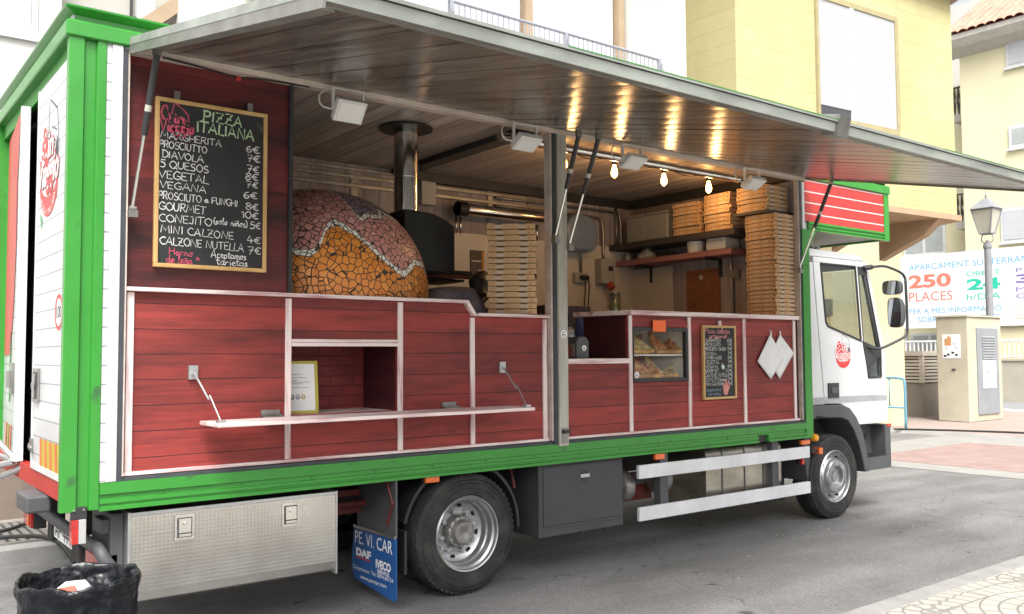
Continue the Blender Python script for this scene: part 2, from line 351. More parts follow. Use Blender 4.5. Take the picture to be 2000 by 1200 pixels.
# brick relief painted red
M_brick = pm('painted_brick', (.3,.035,.03), .6, dark=(.16,.02,.02), scale=7, bump=.1)
def brickify(m, sx, sy, mortar, plane='xz', bump=.5, size=.012, tint=.3, keep=True):
    nt, n, L, b = nodes_of(m)
    src = b.inputs['Base Color'].links[0].from_socket
    tc = n.new('ShaderNodeTexCoord'); s = n.new('ShaderNodeSeparateXYZ'); c = n.new('ShaderNodeCombineXYZ')
    L.new(tc.outputs['Object'], s.inputs[0]); L.new(s.outputs[plane[0].upper()], c.inputs[0]); L.new(s.outputs[plane[1].upper()], c.inputs[1])
    br = n.new('ShaderNodeTexBrick'); br.inputs['Scale'].default_value = 1; br.inputs['Brick Width'].default_value = sx; br.inputs['Row Height'].default_value = sy
    br.inputs['Mortar Size'].default_value = size; br.inputs['Mortar Smooth'].default_value = .4
    br.inputs['Color1'].default_value = (1,1,1,1); br.inputs['Color2'].default_value = (1-tint,)*3+(1,); br.inputs['Mortar'].default_value = (*mortar, 1)
    L.new(c.outputs[0], br.inputs['Vector'])
    mx = n.new('ShaderNodeMixRGB'); mx.blend_type = 'MULTIPLY'; mx.inputs['Fac'].default_value = 1
    L.new(src, mx.inputs['Color1']); L.new(br.outputs['Color'], mx.inputs['Color2']); L.new(mx.outputs[0], b.inputs['Base Color'])
    if bump:
        bp = n.new('ShaderNodeBump'); bp.invert = True; bp.inputs['Strength'].default_value = bump; bp.inputs['Distance'].default_value = .01
        L.new(br.outputs['Fac'], bp.inputs['Height'])
        if b.inputs['Normal'].is_linked: L.new(b.inputs['Normal'].links[0].from_socket, bp.inputs['Normal'])
        L.new(bp.outputs[0], b.inputs['Normal'])
    return m
brickify(M_brick, .17, .066, (.55,.5,.5), 'xz', .6, .005, .35)

# ---------------------------------------------------------------- ground
M_asph = pm('asphalt', (.168,.166,.165), .85, dark=(.12,.119,.118), scale=1.1, lo=.3, hi=.7, bump=.35, bscale=240, detail=10, spots=(.16,.158,.155), spotscale=160)
def road_wear(m):
    nt, n, L, b = nodes_of(m); src = b.inputs['Base Color'].links[0].from_socket
    tc = n.new('ShaderNodeTexCoord')
    mp = n.new('ShaderNodeMapping'); mp.inputs['Scale'].default_value = (.35, 1.6, 1); L.new(tc.outputs['Object'], mp.inputs['Vector'])
    a = n.new('ShaderNodeTexNoise'); a.inputs['Scale'].default_value = 1.3; a.inputs['Detail'].default_value = 8; L.new(mp.outputs[0], a.inputs['Vector'])
    r = n.new('ShaderNodeMapRange'); r.inputs['From Min'].default_value = .3; r.inputs['From Max'].default_value = .7; r.inputs['To Min'].default_value = .72; r.inputs['To Max'].default_value = 1.25
    L.new(a.outputs['Fac'], r.inputs['Value'])
    # fine aggregate
    g = n.new('ShaderNodeTexVoronoi'); g.inputs['Scale'].default_value = 120; L.new(tc.outputs['Object'], g.inputs['Vector'])
    gr = n.new('ShaderNodeMapRange'); gr.inputs['To Min'].default_value = .72; gr.inputs['To Max'].default_value = 1.28
    gs = n.new('ShaderNodeSeparateColor'); L.new(g.outputs['Color'], gs.inputs[0]); L.new(gs.outputs[0], gr.inputs['Value'])
    mm = n.new('ShaderNodeMath'); mm.operation = 'MULTIPLY'; L.new(r.outputs[0], mm.inputs[0]); L.new(gr.outputs[0], mm.inputs[1])
    h = n.new('ShaderNodeHueSaturation'); L.new(src, h.inputs['Color']); L.new(mm.outputs[0], h.inputs['Value'])
    # dark blotches
    d = n.new('ShaderNodeTexNoise'); d.inputs['Scale'].default_value = 5.5; d.inputs['Detail'].default_value = 2; L.new(tc.outputs['Object'], d.inputs['Vector'])
    dr = n.new('ShaderNodeMapRange'); dr.inputs['From Min'].default_value = .69; dr.inputs['From Max'].default_value = .75; L.new(d.outputs['Fac'], dr.inputs['Value'])
    mx = n.new('ShaderNodeMixRGB'); mx.inputs['Color2'].default_value = (.05,.049,.048,1); L.new(dr.outputs[0], mx.inputs['Fac']); L.new(h.outputs[0], mx.inputs['Color1'])
    # hairline cracks
    v = n.new('ShaderNodeTexVoronoi'); v.feature = 'DISTANCE_TO_EDGE'; v.inputs['Scale'].default_value = .42
    ns = n.new('ShaderNodeTexNoise'); ns.inputs['Scale'].default_value = 3; ns.inputs['Detail'].default_value = 6; L.new(tc.outputs['Object'], ns.inputs['Vector'])
    va = n.new('ShaderNodeMixRGB'); va.blend_type = 'LINEAR_LIGHT'; va.inputs['Fac'].default_value = .25; L.new(tc.outputs['Object'], va.inputs['Color1']); L.new(ns.outputs['Color'], va.inputs['Color2'])
    L.new(va.outputs[0], v.inputs['Vector'])
    vl = n.new('ShaderNodeMath'); vl.operation = 'LESS_THAN'; vl.inputs[1].default_value = .0022; L.new(v.outputs['Distance'], vl.inputs[0])
    vm = n.new('ShaderNodeMath'); vm.operation = 'MULTIPLY'; vm.inputs[1].default_value = .55; L.new(vl.outputs[0], vm.inputs[0])
    m2 = n.new('ShaderNodeMixRGB'); m2.inputs['Color2'].default_value = (.04,.04,.04,1); L.new(vm.outputs[0], m2.inputs['Fac']); L.new(mx.outputs[0], m2.inputs['Color1'])
    L.new(m2.outputs[0], b.inputs['Base Color'])
road_wear(M_asph)
b = MB(); b.poly([(-150,-150,0),(250,-150,0),(250,200,0),(-150,200,0)]); struct(b.build('road', M_asph))

M_kerb = pm('kerb_concrete', (.27,.266,.255), .85, dark=(.2,.197,.19), scale=5, bump=.2, bscale=120)
M_stamp = pm('stamped_concrete', (.37,.355,.315), .8, dark=(.31,.3,.265), scale=4, bump=.15, bscale=120)
def fan_pattern(m):
    """fan-laid setts: arcs about staggered centres, radial joints"""
    nt, n, L, b = nodes_of(m); src = b.inputs['Base Color'].links[0].from_socket
    tc = n.new('ShaderNodeTexCoord'); s = n.new('ShaderNodeSeparateXYZ'); L.new(tc.outputs['Object'], s.inputs[0])
    def mth(op, a, b2=None, c=None):
        q = n.new('ShaderNodeMath'); q.operation = op
        for i, x in enumerate((a, b2, c)):
            if x is None: continue
            if isinstance(x, (int, float)): q.inputs[i].default_value = x
            else: L.new(x, q.inputs[i])
        return q.outputs[0]
    P = 1.16; H = .58
    v = mth('DIVIDE', s.outputs['Y'], H); row = mth('FLOOR', v)
    sh = mth('MULTIPLY', mth('MODULO', mth('ADD', row, 100), 2), .5)
    u = mth('ADD', mth('DIVIDE', s.outputs['X'], P), sh)
    du = mth('MULTIPLY', mth('SUBTRACT', mth('FRACT', mth('ADD', u, 200)), .5), P)
    dv = mth('MULTIPLY', mth('FRACT', mth('ADD', v, 200)), H)
    r1 = mth('SQRT', mth('ADD', mth('MULTIPLY', du, du), mth('MULTIPLY', dv, dv)))
    ring = mth('DIVIDE', r1, .095)
    j1 = mth('LESS_THAN', mth('FRACT', ring), .13)
    ang = mth('ARCTAN2', dv, du)
    cnt = mth('ADD', mth('MULTIPLY', mth('FLOOR', ring), 2.0), 3)
    j2 = mth('LESS_THAN', mth('FRACT', mth('MULTIPLY', mth('DIVIDE', ang, math.pi), cnt)), mth('DIVIDE', .05, mth('MAXIMUM', r1, .06)))
    j = mth('MAXIMUM', j1, mth('MULTIPLY', j2, .8))
    mx = n.new('ShaderNodeMixRGB'); mx.inputs['Color2'].default_value = (.17,.16,.145,1); L.new(j, mx.inputs['Fac']); L.new(src, mx.inputs['Color1'])
    L.new(mx.outputs[0], b.inputs['Base Color'])
    bp = n.new('ShaderNodeBump'); bp.invert = True; bp.inputs['Strength'].default_value = .6; bp.inputs['Distance'].default_value = .01
    L.new(j, bp.inputs['Height']); L.new(b.inputs['Normal'].links[0].from_socket, bp.inputs['Normal']); L.new(bp.outputs[0], b.inputs['Normal'])
fan_pattern(M_stamp)
KY = -1.955
b = MB(); b.prism([(KY,0),(KY,.105),(KY-.015,.12),(KY-.15,.12),(KY-.15,0)], 'x', -12, 30); struct(b.build('kerb', M_kerb, bevel=.006))
b = MB(); b.box(-12, 30, -14, KY-.153, .0, .118); struct(b.build('pavement', M_stamp))
# far pavement, behind the truck
M_pave = pm('pavement_slabs', (.3,.28,.25), .8, dark=(.22,.2,.18), scale=4, bump=.15, bscale=100)
brickify(M_pave, .4, .4, (.6,.6,.6), 'xy', .3, .006, .15)
b = MB(); b.prism([(2.95,0),(2.95,.11),(2.965,.125),(3.1,.125),(3.1,0)], 'x', -12, 10.6); struct(b.build('kerb', M_kerb))
b = MB(); b.box(-12, 10.6, 3.103, 7.5, 0, .122); struct(b.build('pavement', M_pave))
# raised crossing and pavement at the junction
M_conc = pm('pale_concrete', (.27,.265,.25), .85, dark=(.215,.21,.2), scale=2.2, bump=.12, bscale=90)
M_pinkp = pm('pink_paving', (.29,.205,.19), .85, dark=(.24,.165,.155), scale=2.5, bump=.15, bscale=110)
brickify(M_pinkp, .2, .2, (.72,.72,.72), 'xy', .3, .005, .12)
b = MB(); b.box(10.85, 15.95, -1.6, 3.6, -.02, .012); struct(b.build('crossing_border', M_conc))
b = MB(); b.box(11.45, 14.85, -1.3, 2.65, .0, .016); struct(b.build('crossing', M_pinkp))
b = MB(); b.prism([(15.95,0),(16.0,.05),(16.35,.05),(16.35,0)], 'y', -9, 14); b2 = b.build('kerb', M_conc); struct(b2)
M_pinkq = pm('pale_pink_paving', (.33,.265,.235), .85, dark=(.285,.225,.2), scale=2.0, bump=.1, bscale=90)
brickify(M_pinkq, .3, .3, (.8,.8,.8), 'xy', .3, .006, .1)
b = MB(); b.box(16.353, 23.5, -9, 16, 0, .05); struct(b.build('pavement', M_pinkq))
M_ramp = pm('ramp_asphalt', (.22,.22,.23), .85, dark=(.185,.185,.195), scale=2, bump=.2, bscale=150)
b = MB(); b.box(24, 29.2, -9, 16, -.02, .02); struct(b.build('road', M_ramp))
b = MB(); b.box(23.5, 24, -9, 16, 0, .07); struct(b.build('kerb', M_print_w))

# litter: small pale stones on the asphalt
b = MB()
for i in range(34):
    x, y = rnd.uniform(3.5, 9.5), rnd.uniform(-1.6, .3)
    if i > 20: x, y = rnd.uniform(5.6, 7.2), -.15+rnd.uniform(-.12, .12)
    s = rnd.uniform(.002, .005)
    b.ball((x, y, s*.5), s, 5)
o = b.build('gravel', pm('pale_stone', (.55,.54,.5), .8)); o['kind'] = 'stuff'; o['label'] = 'scattered pale grit on the asphalt'

# ---------------------------------------------------------------- white apartment building behind the truck
M_wht = pm('white_render', (.56,.555,.53), .9, dark=(.51,.505,.48), scale=1.5, bump=.1, bscale=60)
M_cin = pm('grey_cream_render', (.40,.39,.35), .9, dark=(.36,.35,.31), scale=1.5, bump=.1, bscale=60)
M_shut = pm('white_shutter', (.5,.51,.54), .5, scale=3, var=.1)
mul_lines(M_shut, 'z', .055, .006, 0, (.36,.37,.4), .4, .05)
M_brown = pm('tan_timber', (.36,.27,.18), .6, dark=(.3,.22,.14), scale=6)
M_cableb = pm('cable_black', (.02,.02,.02), .6)
wb_ = thing('apartment_building', (4, 4.4, 0), 'white rendered apartment building with balconies standing behind the truck', 'building')
b = MB()
b.box(-9, .78, 4.4, 12, 0, 13)              # left block
b.box(.783, 1.88, 4.62, 12, 0, 13, 1)       # recessed cream strip
b.box(1.883, 5.2, 4.4, 12, 0, 13)
b.box(5.203, 9.2, 5.35, 12, 0, 13)          # back of the loggia
b.box(9.203, 9.72, 4.4, 6.4, 0, 13); b.box(9.723, 11.2, 6.0, 12, 0, 13)
b.box(5.203, 9.2, 4.36, 5.345, 5.28, 5.62)  # loggia slab
b.box(5.203, 9.2, 4.4, 5.345, 0, 5.277)
wall = b.build('wall', [M_wht, M_cin], wb_)
b = MB(); b.box(-9, 9.72, 4.37, 4.398, 0.12, 1.0); b.build('plinth', pm('brown_plinth', (.2,.16,.13), .8, dark=(.15,.12,.1), scale=3), wb_)
b = MB(); b.box(-.75, .52, 4.385, 4.41, 4.62, 6.6)
s1 = b.build('window_shutter', M_shut, wb_)
b = MB(); b.box(-.8, .58, 4.36, 4.42, 4.55, 4.615); b.box(.525, .575, 4.375, 4.42, 4.617, 6.6); b.build('window_frame', M_white, s1)
b = MB(); b.box(.02, .08, 4.34, 4.383, 4.66, 4.72); b.tube([(.05,4.36,4.72),(.05,4.36,4.76)], .012); b.build('shutter_handle', M_alu, s1)
for i, (xa, xb) in enumerate(((5.55, 7.08), (7.28, 9.0))):
    b = MB(); b.box(xa, xb, 5.3, 5.345, 5.65, 8.2); d_ = b.build('balcony_door', M_shut, wb_)
for x in (5.3, 7.13, 9.04):
    b = MB(); b.box(x, x+.13, 5.2, 5.34, 5.62, 8.4); b.build('door_post', M_brown, wb_)
b = MB(); b.tube([(5.25,4.42,6.1),(9.15,4.42,6.1)], .022, 8); b.tube([(5.25,4.42,5.72),(9.15,4.42,5.72)], .018, 8)
for x in (5.28, 7.22, 9.12): b.box(x-.025, x+.025, 4.395, 4.445, 5.62, 6.1)
n = 42
for i in range(n): b.tube([(5.32+i*3.75/n,4.42,5.72),(5.32+i*3.75/n,4.42,6.1)], .010, 6)
for x in (5.28, 7.22, 9.12): b.tube([(x, 4.36, 6.02), (x, 4.36, 5.93)], .016, 6)
b.build('balcony_railing', pm('white_rail_paint', (.28,.29,.33), .4, scale=4, var=.1), wb_)
b = MB(); b.box(2.55, 4.0, 3.9, 4.39, 5.55, 5.62); b.build('awning_board', pm('beige_board', (.62,.58,.46), .7), wb_)
b = MB(); b.tube([(1.46,4.58,.1),(1.46,4.58,9)], .014, 8); b.tube(catmull([(.98,4.58,4.75),(1.1,4.55,4.9),(1.3,4.55,4.98),(1.46,4.55,5.02),(1.6,4.55,5.2),(1.62,4.55,5.5)],5), .011, 6)
b.build('cable', M_cableb, wb_)
b = MB(); b.box(1.5, 1.68, 4.5, 4.6, 4.93, 5.3); b.build('junction_box', M_white, wb_, bevel=.01)
b = MB()
Mx = Matrix.Translation((1.72,4.5,5.1)) @ Matrix.Rotation(R(-42),4,'Y')
b.box(-.42, .6, -.06, .06, -.07, .07, 0, Mx); b.build('timber_brace', M_brown, wb_)

# ---------------------------------------------------------------- yellow corner building
M_yel = pm('yellow_render', (.49,.44,.235), .9, dark=(.415,.37,.185), scale=.7, stretch=(1,1,.5), bump=.1, bscale=50, lo=.3, hi=.6, detail=9)
brickify(M_yel, .62, .3, (.86,.86,.84), 'xz', .5, .008, .07)
M_yels = pm('yellow_render_plain', (.60,.52,.33), .85, dark=(.55,.475,.3), scale=1.5, bump=.08, bscale=60)
M_terra = pm('terracotta_soffit', (.40,.28,.18), .8, dark=(.35,.24,.15), scale=3)
yb = thing('corner_building', (14, 4.6, 0), 'yellow corner building with wide white shutters and jutting upper floor', 'building')
def Yp(x, d=0.): return 4.62-.0904*(x-11.24)+d      # front plane drifts towards the street
b = MB()
b.prism([(11.24,Yp(11.24)),(17.62,Yp(17.62)),(18.3,Yp(17.62)+1.2),(18.3,12),(11.24,12)], 'z', 4.42, 9.0)
b.build('upper_wall', M_yel, yb)
b = MB()
b.prism([(11.3,5.3),(14.62,5.05),(14.62,12),(11.3,12)], 'z', 0, 4.418); b.build('lower_wall', M_yels, yb)
b = MB()
b.prism([(14.625,5.3),(17.3,5.1),(17.3,12),(14.625,12)], 'z', 0, 2.6, 1); b.build('side_wall', [M_terra, M_yels], yb)
b = MB()
b.prism([(11.2,Yp(11.2,-.05)),(17.7,Yp(17.7,-.05)),(18.4,Yp(17.7)+1.3),(18.4,7),(11.2,7)], 'z', 4.3, 4.415); b.build('soffit', M_terra, yb)
for x in (15.2, 17.05):
    b = MB(); b.prism([(Yp(x,-.01),4.3),(Yp(x)+1.3,4.3),(Yp(x)+1.3,3.55),(Yp(x)+.3,4.0)], 'x', x-.12, x+.12); b.build('bracket', M_terra, yb)
b = MB(); b.prism([(11.15,Yp(11.15,-.12)),(17.72,Yp(17.72,-.3)),(18.6,Yp(17.7)+1.3),(18.6,12),(11.15,12)], 'z', 9.003, 9.12); b.build('roof_slab', pm('eave_brown', (.3,.22,.17), .8), yb)
rec = pm('reveal_shade_yellow', (.36,.31,.17), .8)  # yellow darkened to carry the recess shading around the window
def yv(x, d): return (x, Yp(x, d))
# wide shuttered window
b = MB()
b.prism([yv(13.3,-.0),yv(15.68,0),yv(15.68,-.055),yv(13.3,-.055)], 'z', 5.82, 5.93, 0)
b.prism([yv(13.28,.05),yv(13.345,.05),yv(13.345,-.05),yv(13.28,-.05)], 'z', 5.93, 8.1, 0)
b.prism([yv(15.62,.05),yv(15.72,.05),yv(15.72,-.05),yv(15.62,-.05)], 'z', 5.93, 8.1, 0)
b.prism([yv(13.28,.05),yv(15.72,.05),yv(15.72,-.05),yv(13.28,-.05)], 'z', 8.1, 8.2, 0)
wf = b.build('window', rec, yb)
M_shut2 = pm('grey_white_shutter', (.40,.405,.42), .5, scale=3, var=.1); mul_lines(M_shut2, 'z', .06, .009, 0, (.33,.335,.35), .3, .04)
b = MB(); b.prism([yv(13.345,-.006),yv(14.24,-.006),yv(14.24,-.03),yv(13.345,-.03)], 'z', 6.12, 8.1)
b.prism([yv(14.36,-.006),yv(15.62,-.006),yv(15.62,-.03),yv(14.36,-.03)], 'z', 5.93, 8.1); b.build('shutter', M_shut2, wf)
b = MB(); b.prism([yv(14.24,-.006),yv(14.36,-.006),yv(14.36,-.045),yv(14.24,-.045)], 'z', 5.93, 8.1); b.build('mullion', M_white, wf)
b = MB(); b.prism([yv(13.345,-.004),yv(14.24,-.004),yv(14.24,-.018),yv(13.345,-.018)], 'z', 5.93, 6.115); b.build('dark_pane', pm('dark_glass', (.06,.065,.075), .25), wf)
b = MB(); b.box(12.4, 14.5, 4.98, 5.3, 2.3, 2.62); b.build('shutter_box', M_steel, yb)
b = MB(); b.box(12.45, 14.45, 5.0, 5.07, .1, 2.29); b.build('garage_door', pm('tan_door', (.5,.36,.2), .7, scale=2), yb)

# ---------------------------------------------------------------- far yellow block across the junction
M_fy = pm('pale_yellow_render', (.70,.66,.45), .9, dark=(.66,.61,.41), scale=.8, bump=.05, bscale=40)
M_tile = pm('clay_tiles', (.52,.27,.2), .8, dark=(.36,.17,.12), scale=3)
M_corn = pm('cornice_stone', (.5,.48,.43), .8)
M_pane = pm('window_pane', (.42,.45,.44), .12, scale=1.5, dark=(.34,.36,.35))
fb = thing('far_building', (30, 8, 0), 'pale yellow building with clay tile roof across the junction', 'building')
b = MB(); b.box(30, 40, -8, 9.75, 0, 12); b.build('wall', M_fy, fb)
b = MB(); b.box(31.2, 40, 9.753, 22, 0, 10.5); b.build('recessed_wall', M_fy, fb)
b = MB(); b.prism([(30.0,11.75),(29.55,12.0),(29.4,12.25),(29.4,12.42),(30.0,12.42)], 'y', -8, 10.0); b.build('cornice', M_corn, fb)
b = MB()
for k in range(34):
    y0 = 10.05-k*.3
    for j in range(7):
        xa, za = 29.32+j*.42, 12.43+j*.27
        P = [(y0-.15+.15*math.cos(a), za+.085*math.sin(a)) for a in [math.pi*i/5 for i in range(6)]]
        i0 = len(b.v)
        b.v += [(xa, p[0], p[1]) for p in P] + [(xa+.46, p[0], p[1]+.297) for p in P]
        for i in range(5): b.face((i0+i, i0+i+1, i0+7+i, i0+6+i))
b.prism([(29.42,12.42),(32.3,14.27),(36,12.42)], 'y', -.5, 9.98)
b.build('roof', M_tile, fb)
b = MB(); b.box(34, 44, 2, 15, 12, 15.2); b.build('roof_room', M_wht, fb)
b = MB(); b.box(33.97, 34.0, 7.2, 9.0, 13.6, 13.95); b.box(33.97, 34.0, 9.8, 10.5, 13.2, 13.5); b.build('roof_vent', pm('vent_grey', (.4,.42,.45), .6), fb)
def far_win(x, y0, y1, z0, z1, shut=False):
    b = MB(); b.box(x-.05, x+.02, y0, y1, z0, z1); b.box(x-.1, x+.02, y0-.06, y1+.06, z0-.07, z0-.003)
    w = b.build('window', M_white, fb)
    b = MB()
    if shut: b.box(x-.07, x-.051, y0+.08, y1-.08, z0+.08, z1-.06); b.build('shutter', M_shut, w)
    else:
        ym = (y0+y1)/2
        b.box(x-.06, x-.051, y0+.1, ym-.05, z0+.12, z1-.1); b.box(x-.06, x-.051, ym+.05, y1-.1, z0+.12, z1-.1); b.build('pane', M_pane, w)
far_win(30, 6.3, 8.2, 11.0, 11.9, True)
far_win(30, 6.3, 8.2, 8.28, 9.02); far_win(30, 6.1, 8.55, 5.2, 6.3, True)
far_win(31.2, 11.0, 12.6, 5.15, 6.55); far_win(31.2, 11.0, 12.4, 1.0, 2.3)
b = MB(); b.box(30.55, 31.2, 9.76, 10.3, 9.7, 9.95); b.box(30.55, 31.2, 9.76, 10.3, 5.9, 6.15); bl = b.build('balcony', M_corn, fb)
b = MB()
for z0 in (9.95, 6.15):
    b.box(30.58, 30.62, 9.8, 10.3, z0+.95, z0+1.0)
    for k in range(4): b.tube([(30.6, 9.83+k*.14, z0), (30.6, 9.83+k*.14, z0+.35), (30.56, 9.83+k*.14, z0+.5), (30.6, 9.83+k*.14, z0+.65), (30.6, 9.83+k*.14, z0+.97)], [.02,.05,.02,.05,.02], 6)
b.build('balcony_railing', pm('wrought_iron', (.05,.05,.05), .6), bl)
# wooded slope and ridge stone seen past the roof
tr = thing('tree', (46, 8.5, 0), 'leafy green treetop showing beyond the tiled roof', 'tree')
b = MB(); b.tube([(46,8.5,0),(46.1,8.4,8),(46,8.6,14)], [.35,.28,.16], 8); b.build('trunk', M_brown, tr)
b = MB(); b.recalc = False
for i in range(2600):
    a, t, q = rnd.uniform(0, 6.28), rnd.uniform(-1, 1), rnd.random()**.4
    s_ = math.sqrt(1-t*t); p = Vector((46+3.2*q*s_*math.cos(a), 8.3+3.4*q*s_*math.sin(a), 17.5+3.2*q*t))
    if math.sin(p.x*2.1)+math.sin(p.y*2.3)+math.sin(p.z*1.9) < -.7: continue
    d1 = Vector((rnd.gauss(0,1),rnd.gauss(0,1),rnd.gauss(0,1))).normalized()*rnd.uniform(.1,.2); d2 = d1.orthogonal().normalized()*.09
    b.poly([p-d1, p+d2, p+d1, p-d2])
b.build('crown', pm('leaf_green', (.11,.2,.03), .6, dark=(.04,.09,.015), scale=2.5), tr)

# banner on posts in front of the far block
bn = thing('parking_banner', (29.9, 9, 0), 'large white parking banner with coloured lettering across the junction', 'banner')
b = MB(); b.box(29.88, 29.91, 3.2, 12.05, 2.44, 5.02)
bs = b.build('banner_sheet', pm('banner_white', (.72,.73,.74), .6, scale=1, var=.06), bn)
b = MB()
for y in (3.6, 6.5, 9.4, 11.9): b.box(29.92, 29.98, y-.03, y+.03, 0, 5.0)
b.build('banner_post', M_alu, bn)
C_blue = pm('banner_blue', (.12,.42,.66), .6); C_red = pm('banner_red', (.85,.2,.14), .6); C_teal = pm('banner_teal', (.02,.52,.36), .6); C_pur = pm('banner_purple', (.2,.14,.45), .6); C_gold = pm('banner_gold', (.6,.55,.35), .6)
b = MB(); bx = 29.88
def bt(s, y0, y1, z0, h, mi, bold=0.): text(b, s, Vector((bx, y0, z0)), -Y, Z, y0-y1, h, mi, bold, lift=.004)
bt('APARCAMENT SUBTERRANI', 11.728, 7.62, 4.50, .215, 0)
bt('250', 11.749, 10.22, 3.86, .48, 1, .035); bt('PLACES', 11.748, 10.19, 3.39, .33, 1)
bt('OBERT', 9.706, 8.583, 4.165, .16, 2); bt('24', 9.699, 8.6, 3.685, .38, 2, .035); bt('h/DIA', 9.71, 8.6, 3.35, .21, 2)
bt('PER A M\u00c9S INFORMACI\u00d3', 11.76, 8.58, 2.95, .235, 0); bt('SOBRE ABONAMENTS:', 11.446, 8.58, 2.65, .197, 0)
bt('PRIMERS', 8.1, 6.4, 4.185, .125, 3); bt('30', 8.11, 6.9, 3.815, .29, 3, .03); bt('MINUTS', 8.11, 6.5, 3.54, .155, 3); bt('GRATIS', 8.116, 6.5, 3.315, .167, 3)
for k in range(3):
    for j in range(9): b.flat([(q[0]+j*.055, q[1]) for q in arc(.0, .42-k*.085, .018, .018, 0, 360, 6)[:-1]], Vector((bx, 8.23, 2.64)), -Y, Z, 4, .004)
b.ribbon(arc(.24,.16,.2,.15,180,360,10), .03, Vector((bx, 8.23, 2.64)), -Y, Z, 4, .004); b.ribbon([(.1,.2),(.24,.08),(.38,.2)], .03, Vector((bx, 8.23, 2.64)), -Y, Z, 4, .004)
b.build('lettering', [C_blue, C_red, C_teal, C_pur, C_gold], bs)

# low wall with railing
lw = thing('railing_wall', (28.6, 6, 0), 'low pale wall topped by white bar railing below the banner', 'wall')
b = MB(); b.box(28.5, 28.7, -6, 16, 0, 1.3); b.box(28.46, 28.74, -6, 16, 1.302, 1.36); b.build('wall', pm('pale_wall', (.42,.39,.32), .85, dark=(.37,.34,.28), scale=1.5), lw)
b = MB(); b.box(28.57, 28.63, -6, 16, 1.93, 1.99); b.box(28.57, 28.63, -6, 16, 1.42, 1.46)
for k in range(150): b.box(28.585, 28.615, -6+k*.147, -5.96+k*.147, 1.362, 1.93)
b.build('railing', M_white, lw)

# utility kiosk with steel door and posters
M_kio = pm('kiosk_render', (.47,.44,.345), .9, dark=(.385,.36,.28), scale=2.2, bump=.15, bscale=60)
ks = thing('utility_kiosk', (19, 4.9, .05), 'tall rendered utility kiosk with grey louvred door and posters', 'kiosk')
b = MB(); b.box(18.9, 20.5, 4.52, 5.22, .05, 2.36); b.build('body', M_kio, ks, bevel=.02)
b = MB(); b.box(18.87, 20.53, 4.49, 5.25, 2.362, 2.40); b.build('cap', M_kio, ks)
M_gd = pm('grey_door', (.25,.265,.285), .55, dark=(.21,.225,.245), scale=3)
b = MB(); b.box(19.28, 20.28, 4.49, 4.519, .2, 2.12); d = b.build('door', M_gd, ks, bevel=.01)
b = MB()
for k in range(9): b.prism([(4.489,1.42+k*.06),(4.47,1.42+k*.06),(4.489,1.465+k*.06)], 'x', 19.5, 20.1)
b.build('louvre', M_gd, d)
b = MB(); b.box(19.5, 20.12, 4.484, 4.4885, .78, 1.4)
text(b, 'VAGA', Vector((19.78,4.484,1.22)), X, Z, .26, .07, 1); text(b, 'GENERAL', Vector((19.78,4.484,1.15)), X, Z, .26, .05, 1)
for q in ([(.16,.42),(.17,.25),(.1,.08)],[(.17,.25),(.24,.1)],[(.06,.36),(.16,.38),(.27,.37)],[(.4,.3),(.42,.1)],[(.5,.28),(.48,.12)]): b.ribbon([(p[0]+.02,p[1]*.8) for p in q], .025, Vector((19.5,4.484,.84)), X, Z, 2, .0015)
b.build('strike_poster', [M_paper, M_print_blk, pm('faded_red', (.55,.2,.18), .7)], d)
b = MB(); b.box(18.893, 18.899, 4.68, 5.08, 1.45, 1.98)
o_ = Vector((18.893, 5.08, 1.45)); b.flat([(.05,.28),(.05,.42),(.1,.44),(.14,.5),(.2,.46),(.2,.28)], o_, -Y, Z, 1, .002)
for q in ((.1,.06),(.2,.1),(.28,.05),(.03,.03),(.24,.3),(.28,.2),(.06,.2)): b.flat([(q[0],q[1]),(q[0]+.06,q[1]),(q[0]+.06,q[1]+.04),(q[0],q[1]+.05)], o_, -Y, Z, 2+(q[1] < .15), .002)
b.build('notice', [M_paper, C_orange if False else pm('notice_orange', (.6,.3,.14), .7), pm('notice_grey', (.55,.55,.58), .7), M_print_blk], ks)
b = MB(); b.box(18.88, 18.899, 4.8, 4.88, 1.18, 1.22); b.build('label_plate', M_dkgrey, ks)

# ventilation block of the car park
M_vent = pm('vent_concrete', (.52,.48,.41), .85, dark=(.45,.41,.35), scale=3)
vb = thing('vent_block', (19.8, 6, .05), 'car park ventilation block with louvres on a concrete plinth', 'vent block')
b = MB(); b.box(19.8, 22.4, 6.05, 8.6, .05, .85); b.build('plinth', pm('board_concrete', (.30,.27,.235), .85, dark=(.24,.215,.185), scale=2, bump=.2), vb)
b = MB(); b.box(19.75, 22.45, 6.0, 8.65, 1.5, 1.62); b.build('cap', M_vent, vb)
for (y0, y1) in ((6.02, 6.5), (6.62, 7.5), (7.6, 8.5)):
    b = MB()
    for k in range(8): b.prism([(19.86,.86+k*.08),(19.78,.86+k*.08),(19.78,.885+k*.08),(19.86,.925+k*.08)], 'y', y0+.04, y1) if False else b.box(19.78, 19.84, y0+.06, y1, .865+k*.08, .92+k*.08)
    b.build('louvre', M_vent, vb)
b = MB()
for k in range(8): b.box(19.92, 22.3, 6.03, 6.08, .865+k*.08, .92+k*.08)
b.build('louvre', M_vent, vb)
b = MB(); b.box(19.9, 22.3, 6.12, 8.5, .853, 1.498); b.build('core', M_dark, vb)
b = MB()
for y in (6.01, 6.5, 7.5, 8.5): b.box(19.77, 19.86, y, y+.09, .853, 1.497)
b.build('frame', M_vent, vb)

